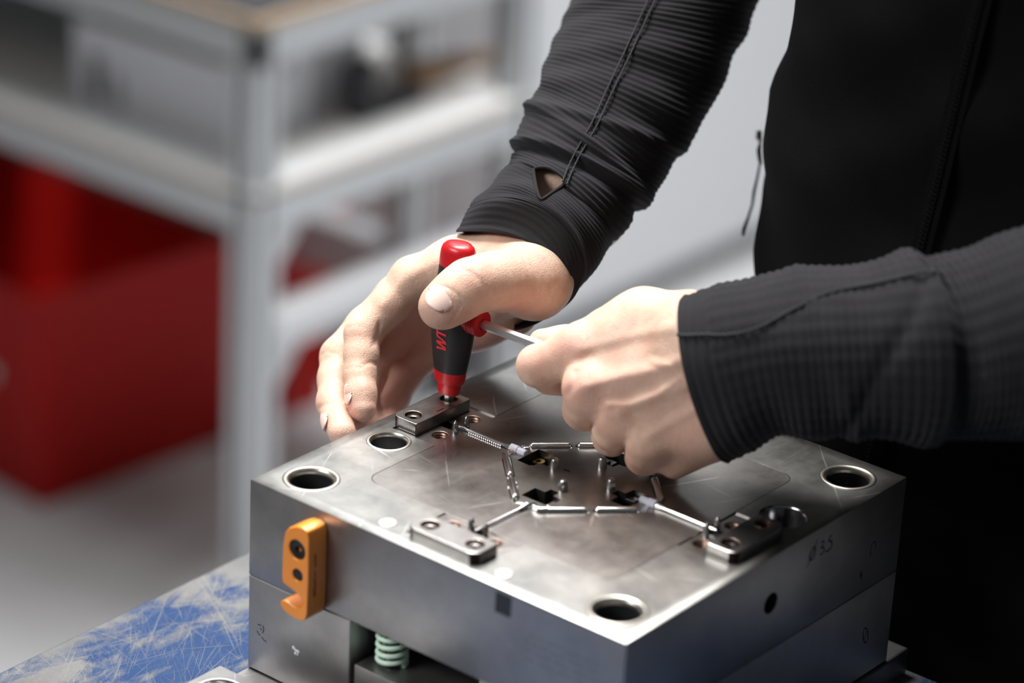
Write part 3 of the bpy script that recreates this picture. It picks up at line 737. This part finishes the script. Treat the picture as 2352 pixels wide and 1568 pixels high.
# ---- hand on the hex key handle (person's right hand)
palm1 = [[(1150, 603, 1664, 17), (1330, 420, 1690, 31)], [(1200, 590, 1664, 16), (1282, 446, 1673, 27)], [(1165, 690, 1680, 16), (1330, 480, 1694, 28)],
         [(1150, 600, 1664, 18), (1050, 612, 1663, 15), (948, 640, 1664, 11.5)], [(1140, 645, 1680, 16), (915, 683, 1684, 12)],
         [(1150, 680, 1690, 14), (935, 742, 1695, 11)], [(1178, 715, 1688, 13), (1100, 745, 1696, 12), (992, 792, 1698, 12)],
         [(1222, 640, 1638, 19), (1165, 610, 1655, 18)], [(1222, 652, 1646, 18), (1148, 696, 1662, 8.5)]]
fing1 = [[(948, 640, 1664, 11.8), (895, 700, 1662, 10.6), (833, 766, 1658, 9.9), (830, 815, 1653, 9.3), (826, 862, 1648, 8.8), (829, 905, 1641, 8.3), (834, 938, 1637, 7.2)],
         [(915, 683, 1684, 12), (840, 750, 1682, 10.8), (779, 818, 1677, 10.3), (771, 870, 1668, 9.7), (768, 925, 1656, 9.6), (776, 965, 1642, 8.6), (786, 994, 1630, 7.6)],
         [(935, 742, 1696, 11), (858, 850, 1690, 9.5), (838, 920, 1674, 8.5), (842, 972, 1655, 7.2)],
         [(992, 792, 1698, 11), (928, 866, 1690, 9.2), (905, 915, 1681, 8.4), (892, 938, 1675, 8.3), (884, 985, 1660, 7.2)]]
thumb1 = [[(1225, 642, 1637, 21), (1146, 646, 1618, 15.2), (1110, 648, 1611, 13.4), (1078, 656, 1606, 13.3), (1045, 682, 1603, 12.6), (1014, 704, 1602, 12.4)],
          [(1225, 642, 1637, 20), (1200, 600, 1650, 17)]]
marks1 = [([(1058, 618), (1080, 624), (1103, 642), (1114, 664)], 1.0, .55, 1580, 1612), ([(1068, 632), (1088, 638), (1100, 652)], .8, .3, 1580, 1612),
          ([(990, 676), (1003, 664), (1022, 660), (1043, 668), (1058, 684), (1062, 698)], .8, .5, 1580, 1612),
          ([(1055, 705), (1047, 722), (1038, 738)], .8, .45, 1580, 1612),
          ([(797, 752), (815, 746), (835, 750)], .8, .3, 1630, 1665), ([(872, 742), (866, 770), (858, 792)], 1.1, .8, 1630, 1668),
          ([(862, 836), (848, 832), (836, 838)], .9, .6, 1630, 1660), ([(795, 848), (815, 842), (835, 846)], .7, .25, 1630, 1660),
          ([(733, 936), (752, 928), (785, 926), (800, 940)], .9, .5, 1630, 1668), ([(738, 815), (752, 806), (775, 812)], .8, .3, 1640, 1675),
          ([(1165, 712), (1120, 712), (1160, 728)], 1, .3, 1600, 1650), ([(1160, 720), (1200, 716), (1250, 690), (1275, 650)], 1.6, .35, 1595, 1660),
          ([(1175, 700), (1215, 690), (1240, 665)], 1.3, .3, 1595, 1650), ([(950, 850), (925, 830), (905, 822)], 1.2, .6, 1650, 1700),
          ([(1000, 600), (930, 640), (880, 700)], 3.0, -.5, 1630, 1670)]
for i_ in range(5):
    x_ = 1185 + i_ * 17; marks1.append(([(x_, 590), (x_ + 14, 630), (x_ + 8, 675), (x_ - 12, 705)], .9, .16, 1595, 1660))
h1 = build_hand(1.05, palm1, fing1, thumb1, marks1)
# ---- fist holding the long blade (person's left hand)
palm2 = [[(1335, 802, 1577, 13.2), (1440, 775, 1570, 14), (1580, 755, 1556, 16)], [(1353, 893, 1565, 12.8), (1585, 830, 1550, 16)], [(1425, 948, 1563, 12.6), (1600, 895, 1550, 15)],
         [(1492, 1003, 1561, 11.8), (1630, 968, 1552, 14)], [(1400, 762, 1584, 13), (1480, 733, 1574, 14.5), (1580, 742, 1560, 14)],
         [(1400, 860, 1592, 12), (1560, 900, 1576, 16)], [(1550, 1058, 1572, 9.5), (1640, 1000, 1558, 13)], [(1470, 950, 1590, 12), (1600, 950, 1566, 15)],
         [(1590, 775, 1556, 20), (1850, 800, 1528, 30)], [(1635, 960, 1556, 16), (1850, 860, 1528, 28)]]
fing2 = [[(1335, 802, 1577, 13), (1285, 825, 1582, 11.3), (1236, 840, 1588, 11.0), (1262, 866, 1598, 8.6), (1318, 880, 1606, 8.2)],
         [(1353, 893, 1565, 12.8), (1345, 925, 1576, 11.2), (1342, 940, 1586, 10.9), (1390, 935, 1604, 9)],
         [(1425, 948, 1563, 12.5), (1410, 985, 1574, 10.8), (1406, 1000, 1586, 10.4), (1450, 985, 1600, 9)],
         [(1492, 1003, 1561, 11.6), (1482, 1032, 1571, 10.2), (1480, 1046, 1580, 9.8), (1530, 1030, 1592, 9)]]
thumb2 = [[(1480, 755, 1578, 15), (1400, 790, 1594, 11), (1320, 792, 1604, 9), (1290, 790, 1605, 8.2), (1244, 784, 1603, 6.8)]]
marks2 = [([(1350, 885), (1430, 862), (1520, 842), (1590, 818)], 3.2, -1.0, 1525, 1575), ([(1425, 945), (1500, 918), (1560, 890), (1600, 870)], 3.2, -.9, 1525, 1575),
          ([(1335, 800), (1430, 775), (1540, 752)], 3.5, -.7, 1525, 1575), ([(1395, 930), (1450, 928), (1510, 905), (1562, 868), (1535, 840), (1500, 830)], 1.8, -.8, 1525, 1575),
          ([(1492, 1000), (1560, 960), (1620, 925)], 3.0, -.7, 1525, 1575), ([(1385, 845), (1450, 838), (1500, 828)], 4.5, .8, 1525, 1575), ([(1440, 905), (1500, 885)], 4.0, .6, 1525, 1575),
          ([(1305, 905), (1318, 880), (1322, 855)], 1.8, .9, 1540, 1600), ([(1365, 975), (1378, 950)], 1.6, .8, 1540, 1600), ([(1430, 1038), (1440, 1012)], 1.6, .8, 1540, 1600),
          ([(1335, 800), (1330, 790)], 6, -.9, 1540, 1580), ([(1322, 880), (1330, 890)], 6, -.8, 1540, 1580)]
h2 = build_hand(1.05, palm2, fing2, thumb2, marks2)
# ---- coarse hidden body (torso, neck, head, upper arms, legs)
E1 = np.array([-20, 380, 215.]); E2 = np.array([400, 250, 130.])
Bd = SDF((-120, 150, -1000), (520, 560, 800), 10.0)
F = Bd.F
Bd.ellip(F, (230, 390, 100), (150, 88, 220), 30); Bd.ellip(F, (230, 390, 300), (160, 90, 170), 30)
Bd.cone(F, (60, 400, 410), E1, 46, 36, 20); Bd.cone(F, (400, 400, 410), E2, 46, 36, 20)
Bd.cone(F, (230, 390, 430), (235, 365, 540), 50, 48, 20); Bd.ellip(F, (235, 330, 620), (72, 92, 108), 12)
Bd.cone(F, (235, 240, 612), (235, 232, 600), 10, 12, 12)
for x in (308, 162): Bd.ellip(F, (x, 342, 615), (7, 16, 26), 6)
for x in (210, 260): Bd.ellip(F, (x, 246, 632), (11, 9, 7), 5)
Bd.cone(F, (215, 246, 570), (255, 246, 570), 7, 7, 6)
for sx in (-1, 1): Bd.cone(F, (230 + sx * 75, 395, -80), (230 + sx * 85, 395, -520), 72, 48, 30); Bd.cone(F, (230 + sx * 85, 395, -520), (230 + sx * 90, 400, -950), 50, 34, 15)
bd = Bd.mesh(F)
fa = SDF((-120, 150, 20), (520, 520, 330), 5.0)
fa.cone(fa.F, E1, P3(1310, 460, 1688), 36, 27, 10); fa.cone(fa.F, E2, P3(1780, 830, 1535), 36, 27, 10)
fm_ = fa.mesh(fa.F)
V = []; Fc = []
for (p, t, q) in (h1, h2, bd, fm_):
    base = sum(len(x) for x in V); V.append(p)
    Fc += [[int(i) + base for i in f] for f in t] + [[int(i) + base for i in f] for f in q]
VV = np.vstack(V)
body = obj('body', VV, Fc, M_skin, pe, smooth=True)
bm = bmesh.new(); bm.from_mesh(body.data); bmesh.ops.recalc_face_normals(bm, faces=bm.faces)
bm.to_mesh(body.data); bm.free()
red = np.zeros(len(VV))
for (x, y, d, r, a) in ((1088, 640, 1600, 12, .45), (1018, 728, 1598, 14, .55), (1045, 700, 1594, 9, .25), (905, 930, 1672, 24, .85), (930, 860, 1685, 22, .8), (800, 960, 1640, 18, .6), (790, 915, 1650, 8, .4), (850, 880, 1642, 9, .3), (822, 900, 1636, 8, .25),
                        (1190, 690, 1620, 16, .45), (930, 800, 1680, 26, .55), (1040, 770, 1690, 34, .5), (1130, 750, 1690, 28, .5), (860, 700, 1655, 10, .2), (838, 770, 1650, 9, .25),
                        (1322, 786, 1568, 13, .65), (1322, 885, 1556, 12, .5), (1220, 830, 1580, 14, .35), (1400, 960, 1556, 14, .45), (1340, 950, 1580, 16, .4), (1480, 1040, 1572, 22, .45), (1560, 1000, 1550, 26, .3), (1450, 870, 1555, 30, .25), (1245, 770, 1598, 8, .45)):
    dd = np.linalg.norm(VV - P3(x, y, d), axis=1); red = np.maximum(red, a * np.exp(-(dd / r) ** 2))
at = body.data.attributes.new('redness', 'FLOAT', 'POINT'); at.data.foreach_set('value', red.astype(np.float32))
# nails
def nail(base, tip, nrm, r, wdt, ln, name='fingernail'):
    base = np.asarray(base, float); tip = np.asarray(tip, float); a = tip - base; a /= np.linalg.norm(a)
    n = np.asarray(nrm, float); n -= a * (n @ a); n /= np.linalg.norm(n); s = np.cross(a, n)
    nu, nv = 13, 13; v = []; f = []
    for j in range(nv):
        t = j / (nv - 1)
        w = wdt * (math.sqrt(max(0, 1 - ((.32 - t) / .32) ** 2)) * .35 + .65 if t < .32 else (1 - .30 * ((t - .32) / .68) ** 3))
        for i in range(nu):
            u = (i / (nu - 1) * 2 - 1); ph = u * w / r / 2 * 1.0
            cut_ = (u * u) * ln * .16
            tt = t * ln; tt = tt + (cut_ if t < .3 else -cut_ * (t if t > .7 else 0)) 
            v.append(base + a * tt + n * (r * math.cos(ph) + .12 - .9 * (t - .5) ** 2) + s * (r * math.sin(ph)))
    for j in range(nv - 1):
        for i in range(nu - 1): f.append((j * nu + i, j * nu + i + 1, (j + 1) * nu + i + 1, (j + 1) * nu + i))
    o = obj(name, v, f, M_nail, body, smooth=True)
    md = o.modifiers.new('solid', 'SOLIDIFY'); md.thickness = .0005; md.offset = 0
    return o
tb0 = P3(1046, 681, 1603); tb1 = P3(1010, 707, 1602)
nail(tb0 - (tb1 - tb0) * .08, tb1, -FW * .90 + UP * .34 - RT * .10, 13.75, 17.5, 16.5)
i0 = P3(827, 888, 1644); i1 = P3(834, 938, 1637)
nail(i0, i1, -RT * .80 - FW * .60 - UP * .08, 9.0, 9.5, 12.0)
i0 = P3(772, 962, 1643); i1 = P3(786, 994, 1630)
nail(i0, i1, -RT * .75 - FW * .65, 9.2, 9.5, 11)

# ---- clothing
def catmull(K, t):
    n = len(K) - 1; x = min(max(t, 0), 1) * n; i = min(int(x), n - 1); u = x - i
    p0, p1, p2, p3 = K[max(i - 1, 0)], K[i], K[i + 1], K[min(i + 2, n)]
    return .5 * ((2 * p1) + (-p0 + p2) * u + (2 * p0 - 5 * p1 + 4 * p2 - p3) * u * u + (-p0 + 3 * p1 - 3 * p2 + p3) * u ** 3)
class Tube:
    """garment tube through rings given as centre (px, py, depth), half-axis across the picture, near-side and far-side bulge"""
    def __init__(s, rings):
        s.c, s.a, s.b, s.e = [], [], [], []
        for (c, a, b, e) in rings:
            k = c[2] / FPX; D = lambda v: (RT * v[0] - UP * v[1]) * k + FW * v[2]
            s.c.append(P3(*c)); s.a.append(D(a)); s.b.append(D(b)); s.e.append(D(e))
        L = [0.]
        for p, q_ in zip(s.c[:-1], s.c[1:]): L.append(L[-1] + np.linalg.norm(q_ - p))
        s.L = L[-1]; s.kn = np.array(L) / L[-1]
    def at(s, t, th):
        x = np.interp(t, s.kn, np.linspace(0, 1, len(s.kn)))
        c, a, b, e = (catmull(k, x) for k in (s.c, s.a, s.b, s.e))
        sn = math.sin(th); return c + a * math.cos(th) + (b * sn if sn > 0 else -e * sn)
    def build(s, t0, t1, nt, nth, disp, name, m, parent, hole=None, thick=1.2, label=None):
        T = np.linspace(t0, t1, nt); TH = np.linspace(0, 2 * PI, nth, endpoint=False)
        P = np.empty((nt, nth, 3)); Cc = np.empty((nt, 3))
        cs, sn = np.cos(TH)[:, None], np.sin(TH)[:, None]
        for i, t in enumerate(T):
            x = np.interp(t, s.kn, np.linspace(0, 1, len(s.kn))); c, a, b, e = (catmull(k, x) for k in (s.c, s.a, s.b, s.e))
            P[i] = c + a * cs + np.where(sn > 0, b * sn, -e * sn); Cc[i] = c
        du = np.gradient(P, axis=0); dv = np.roll(P, -1, 1) - np.roll(P, 1, 1)
        n = np.cross(du, dv); n /= np.linalg.norm(n, axis=2, keepdims=True) + 1e-9
        out = P - Cc[:, None]; n *= np.sign((n * out).sum(2, keepdims=True))
        TT, HH = np.meshgrid(T * s.L, TH, indexing='ij')
        P = P + n * disp(TT, HH, P)[..., None]
        v = P.reshape(-1, 3); f = []
        fc = (P + np.roll(P, -1, 1)) / 2; X, Y, Dp = proj((fc[:-1] + fc[1:]) / 2)
        for i in range(nt - 1):
            for j in range(nth):
                if hole is not None and math.sin(TH[j]) > .1 and inside(X[i, j], Y[i, j], hole): continue
                f.append((i * nth + j, i * nth + (j + 1) % nth, (i + 1) * nth + (j + 1) % nth, (i + 1) * nth + j))
        o = obj(name, v, f, m, parent, smooth=True, label=label)
        md = o.modifiers.new('solid', 'SOLIDIFY'); md.thickness = thick * .001; md.offset = -1
        bm = bmesh.new(); bm.from_mesh(o.data); bmesh.ops.recalc_face_normals(bm, faces=bm.faces)
        bm.to_mesh(o.data); bm.free()
        return o
def inside(x, y, poly):
    c = False; n = len(poly)
    for i in range(n):
        (x0, y0), (x1, y1) = poly[i], poly[(i + 1) % n]
        if (y0 > y) != (y1 > y) and x < (x1 - x0) * (y - y0) / (y1 - y0) + x0: c = not c
    return c
def wavy(T, H, seed, amp, pl_, k=7):
    r = np.random.default_rng(seed); o = np.zeros_like(T)
    for i in range(k):
        n = r.integers(1, 4); ph, ph2 = r.random(2) * 6.28; wl = pl_ * (.6 + r.random())
        o += np.sin(2 * PI * T / wl + 1.3 * np.sin(n * H + ph) + ph2) * (.5 + .5 * np.sin(H * r.integers(1, 3) + ph)) / k
    return amp * o
S1 = Tube([((1115, 646, 1660), (65, 111, 6), (173, -24, -34), (20, -30, 25)),
           ((1165, 606, 1664), (95, 121, 4), (135, -62, -42), (0, -10, 32)),
           ((1228, 539, 1672), (118, 101, 0), (66, -42, -48), (0, 0, 40)),
           ((1288, 470, 1681), (122, 90, 0), (24, -18, -48), (0, 0, 44)),
           ((1330, 398, 1690), (152, 72, 0), (12, -8, -46), (0, 0, 46)),
           ((1376, 320, 1700), (156, 84, 0), (8, -4, -48), (0, 0, 48)),
           ((1416, 248, 1710), (176, 66, 0), (0, 0, -50), (0, 0, 50)),
           ((1456, 165, 1720), (196, 46, 0), (0, 0, -52), (0, 0, 52)),
           ((1496, 75, 1730), (208, 22, 0), (0, 0, -54), (0, 0, 54)),
           ((1527, 0, 1738), (216, 0, 0), (0, 0, -56), (0, 0, 56)),
           ((1572, -150, 1752), (216, -24, 0), (0, 0, -56), (0, 0, 56)),
           ((1680, -420, 1735), (220, 60, 0), (0, 0, -62), (0, 0, 62)),
           ((1930, -780, 1690), (200, 190, 0), (0, 0, -70), (0, 0, 70))])
def disp1(T, H, P):
    fore = np.clip((235 - T) / 30, 0, 1)
    rib = .24 * np.sin(2 * PI * (T + 5 * np.sin(H * 1.0 + .6) + 1.5 * np.sin(2 * H)) / 3.6)
    cuff = np.clip((66 - T) / 6, 0, 1)
    rib = rib * (1 - cuff * .55)
    fold = 2.6 * np.exp(-((T - 86 - 4 * np.sin(H)) / 3.2) ** 2) - 2.2 * np.exp(-((T - 80 - 4 * np.sin(H)) / 3) ** 2) + 2.2 * np.exp(-((T - 118 - 9 * np.cos(H)) / 4) ** 2) + 1.8 * np.exp(-((T - 100 + 9 * np.cos(H)) / 3.5) ** 2)
    step = 1.4 * (1 / (1 + np.exp((T - 64 - 3 * np.sin(2 * H)) / 1.2))) * 0 - 1.0 * np.exp(-((T - 64) / 1.0) ** 2)
    hem = .8 * np.exp(-((T - 2) / 2.0) ** 2) - .6 * np.exp(-((T - 21) / 1.0) ** 2)
    return rib + fold + step + hem + wavy(T, H, 3, 3.2, 26) + wavy(T, H, 8, 1.2, 60)
hole = [(1224, 392), (1232, 384), (1262, 384), (1290, 402), (1303, 420), (1262, 446), (1241, 462), (1232, 436)]
jk = obj('jacket', *(lambda: (None, None))() , None) if False else None
def torso_ring(z, xl, cy=385, a=None, b=100, n=96):
    return z, xl, cy, b
rows = [(-150, 78, 382, 386, 98), (-100, 74, 386, 386, 104), (-40, 70, 392, 386, 106), (0, 67, 396, 385, 107), (30, 69, 400, 385, 107), (60, 68, 402, 385, 107), (90, 65, 404, 385, 107), (120, 65, 404, 385, 106), (150, 66, 404, 385, 105), (180, 76, 404, 385, 105), (240, 84, 404, 386, 106), (300, 70, 406, 388, 106), (350, 56, 406, 392, 104), (400, 60, 400, 398, 96), (440, 100, 368, 400, 82), (470, 150, 315, 395, 62), (510, 172, 292, 385, 55)]
def torso(name, parent, m, dz=(-150, 510), grow=0, nt=170, nth=220):
    zs = np.linspace(dz[0], dz[1], nt); R = np.array(rows, float); v = []
    TH = np.linspace(0, 2 * PI, nth, endpoint=False)
    for z in zs:
        x0, x1, cy, b = (np.interp(z, R[:, 0], R[:, i]) for i in (1, 2, 3, 4)); cx_ = (x0 + x1) / 2; a = (x1 - x0) / 2
        ex = .86
        ct, st_ = np.cos(TH), np.sin(TH)
        w_ = .7 * np.sin(2 * PI * (z + 4 * np.sin(2 * TH)) / 4.2) + 2.5 * np.sin(z / 31 + 3 * TH) * np.sin(z / 47 + 2 * TH + 1) + 1.6 * np.sin(z / 13 + 5 * np.sin(TH * 2))
        X = cx_ + (a + grow + w_) * np.sign(ct) * np.abs(ct) ** ex; Y = cy + (b + grow + w_) * np.sign(st_) * np.abs(st_) ** ex
        v += list(np.stack([X, Y, np.full(nth, z)], 1))
    f = [(i * nth + j, i * nth + (j + 1) % nth, (i + 1) * nth + (j + 1) % nth, (i + 1) * nth + j) for i in range(nt - 1) for j in range(nth)]
    o = obj(name, v, f, m, parent, smooth=True); md = o.modifiers.new('solid', 'SOLIDIFY'); md.thickness = .0015; md.offset = -1
    return o
jk = torso('jacket', pe, M_jackshade)
tc = 104 / S1.L
cf1 = S1.build(0, tc, 260, 320, disp1, 'cuff', M_jacklit, jk, hole=hole)
sl1 = S1.build(tc, 1, 480, 150, disp1, 'sleeve', M_jacklit, jk)
vv = np.array([v.co[:] for v in cf1.data.vertices]) * 1000 + ORG[jk]; X_, Y_, D_ = proj(vv); near = D_ < 1668
hp = []
for (x0, y0), (x1, y1) in zip(hole, hole[1:] + hole[:1]):
    for u in np.arange(0, 1, .2):
        q_ = np.hypot(X_ - x0 - u * (x1 - x0), Y_ - y0 - u * (y1 - y0)) + (~near) * 999; hp.append(vv[q_.argmin()])
hp = np.array(hp)
for _ in range(3): hp = (np.roll(hp, 1, 0) + hp + np.roll(hp, -1, 0)) / 3
sm(MB().tube(list(hp) + [hp[0]], 1.0, 8, cap=False).obj('slot_hem', M_jacklit, cf1), 80)
S2 = Tube([((1623, 869, 1549), (46, 184, 0), (-52, 6, -32), (36, 0, 34)),
           ((1680, 848, 1544), (40, 187, 0), (-46, 0, -38), (20, 0, 38)),
           ((1763, 817, 1537), (28, 178, 0), (-26, 4, -43), (10, 0, 43)),
           ((1846, 812, 1530), (18, 192, 0), (-10, 0, -45), (0, 0, 45)),
           ((1990, 806, 1517), (12, 196, 0), (0, 0, -47), (0, 0, 47)),
           ((2098, 796, 1506), (16, 224, 0), (36, 6, -51), (0, 0, 50)), ((2112, 797, 1505), (20, 223, 0), (48, 8, -50), (0, 0, 49)),
           ((2124, 802, 1504), (25, 203, 0), (56, 10, -45), (0, 0, 48)),
           ((2150, 800, 1501), (30, 203, 0), (66, 10, -44), (0, 0, 48)),
           ((2245, 790, 1494), (30, 216, 0), (40, 0, -48), (0, 0, 50)),
           ((2372, 764, 1484), (20, 238, 0), (20, 0, -52), (0, 0, 54)),
           ((2560, 745, 1470), (0, 262, 0), (0, 0, -56), (0, 0, 56)),
           ((2740, 700, 1462), (-60, 240, 0), (20, 0, -58), (0, 0, 58)),
           ((2900, 450, 1458), (-230, 150, 0), (0, 0, -60), (0, 0, 60)),
           ((3080, -100, 1462), (-240, 40, 0), (0, 0, -64), (0, 0, 64)),
           ((3260, -620, 1475), (-230, -60, 0), (0, 0, -68), (0, 0, 68))])
def disp2(T, H, P):
    rib = .42 * np.sin(2 * PI * (T + 2 * np.sin(H)) / 4.1) + .20 * np.cos(H * 34) * np.clip((T - 12) / 4, 0, 1)
    hem = .9 * np.exp(-((T - 1.5) / 1.6) ** 2) - .9 * np.exp(-((T - 13) / .9) ** 2)
    fold = 1.6 * np.exp(-((T - 66 - 12 * np.cos(H)) / 5) ** 2) - 1.8 * np.exp(-((T - 92 + 22 * np.cos(H)) / 4.5) ** 2)
    return rib + hem + fold + wavy(T, H, 21, 1.6, 40)
sl2 = S2.build(0, 1, 520, 150, disp2, 'sleeve', M_jacklit, jk)
# seams that stand out as raised stitched lines
def seam(Tb, fn, t0, t1, name='seam', r=.55, off=1.0, w=0):
    pts = []
    for t in np.linspace(t0, t1, 160):
        th = fn(t); p = Tb.at(t, th); c = Tb.c[0]; e = 1e-3
        du = Tb.at(min(t + e, 1), th) - p; dv = Tb.at(t, th + .01) - p; n = np.cross(du, dv); n /= np.linalg.norm(n)
        if n @ FW > 0: n = -n
        pts.append(p + n * off)
    sm(MB().tube(pts, [r * (1 + .35 * math.sin(i * 2.2)) for i in range(160)], 6).obj(name, M_seam, jk), 80)
seam(S1, lambda t: 1.79 - .1 * t, .15, .60, off=1.5, r=.5); seam(S1, lambda t: 1.72 - .1 * t, .15, .60, off=1.5, r=.5)
seam(S2, lambda t: 2.42 - .5 * math.exp(-((t - .05) / .06) ** 2), 0, .22, off=2.0, r=.8)
# zip and pocket zip
TR = np.array(rows, float)
def tfront(x, z, off=2.6):
    x0, x1, cy, b = (np.interp(z, TR[:, 0], TR[:, i]) for i in (1, 2, 3, 4)); cx_ = (x0 + x1) / 2; a = (x1 - x0) / 2
    u = np.clip(abs(x - cx_) / a, 0, .999); st_ = (1 - u ** (2 / .86)) ** .43
    return np.array([x, cy - b * st_ - off, z])
b = MB()
zx = lambda z: 208 + .13 * z
zp = [tfront(zx(z), z, 5.0) for z in np.linspace(-140, 470, 80)]
for i in range(79): 
    p, q_ = zp[i], zp[i + 1]; b.add([p + [-6, 0, 0], p + [6, 0, 0], q_ + [6, 0, 0], q_ + [-6, 0, 0]], [(0, 1, 2, 3)])
b.obj('zip_tape', M_jackshade, jk, fix=False)
b = MB()
for i, z in enumerate(np.linspace(-140, 470, 240)): p = tfront(zx(z), z, 5.8); b.box(p[0] - 2.2, p[0] + 2.2, p[1] - .6, p[1] + .6, z - .7, z + .7)
b.obj('zip_teeth', M_jackshade, jk, kind='stuff')
dz = 1700.0
pz = lambda x, y, d=1772: P3(x, y, d)
b = MB(); b.tube([pz(1744, 300), pz(1743, 318), pz(1746, 330)], [1.6, 2.0, 1.2], 8); zs_ = b.obj('zip_slider', M_chrome, jk)
b = MB(); b.tube([pz(1746, 330), pz(1743, 345), pz(1745, 365), pz(1748, 378)], [1.0, 1.5, 1.3, .9], 8); b.tube([pz(1746, 372), pz(1740, 405), pz(1732, 440), pz(1728, 470), pz(1718, 500), pz(1708, 526), pz(1706, 540)], [.7, .8, 1.0, .8, .9, 1.2, .9], 6)
b.obj('zip_cord', mat('navy_cord', (.012, .012, .03), .6), zs_)
# trousers and shoes, hair
b = MB()
for sx in (-1, 1):
    zs = np.linspace(-940, -110, 24)
    pts = [(230 + sx * (90 - 18 * max(0, (z + 500) / 400)), 392, z) for z in zs]; rr = [np.interp(z, [-940, -500, -200, -110], [56, 66, 92, 98]) + 2 * math.sin(z / 23 + sx) for z in zs]
    b.tube(pts, rr, 36)
tr = sm(b.obj('trousers', M_trou, pe), 80)
b = MB()
for sx in (-1, 1):
    cx_ = 230 + sx * 90; v = []; prof = [(-130, 8, 40), (-120, 42, 60), (-60, 50, 75), (0, 44, 95), (60, 42, 100), (98, 36, 70), (110, 10, 40)]
    for (yy, w_, hh) in prof:
        for j in range(16):
            a = PI * j / 15; v.append((cx_ + w_ * math.cos(a), 380 + yy, FL + hh * math.sin(a) ** .7 + 2))
    f = [(i * 16 + j, i * 16 + (j + 1) % 16, (i + 1) * 16 + (j + 1) % 16, (i + 1) * 16 + j) for i in range(len(prof) - 1) for j in range(16)] + [tuple(range(16)), tuple(range((len(prof) - 1) * 16, len(prof) * 16))]
    sm(MB().add(v, f).obj('shoe', M_blk, pe), 60)
Hs = SDF((140, 220, 560), (330, 450, 760), 8.0); Hs.ellip(Hs.F, (235, 345, 645), (80, 96, 98), 5); Hs.F = np.maximum(Hs.F, -(np.linalg.norm((Hs.grid(Hs.box((0, 0, 0), (999, 999, 999))) - np.array([235, 255, 590])) / np.array([70, 80, 70]), axis=-1) - 1) * 60).astype(np.float32)
p, t, q_ = Hs.mesh(Hs.F); sm(MB().add(p.tolist(), [list(map(int, f)) for f in t] + [list(map(int, f)) for f in q_]).obj('hair', M_hair, pe), 80)
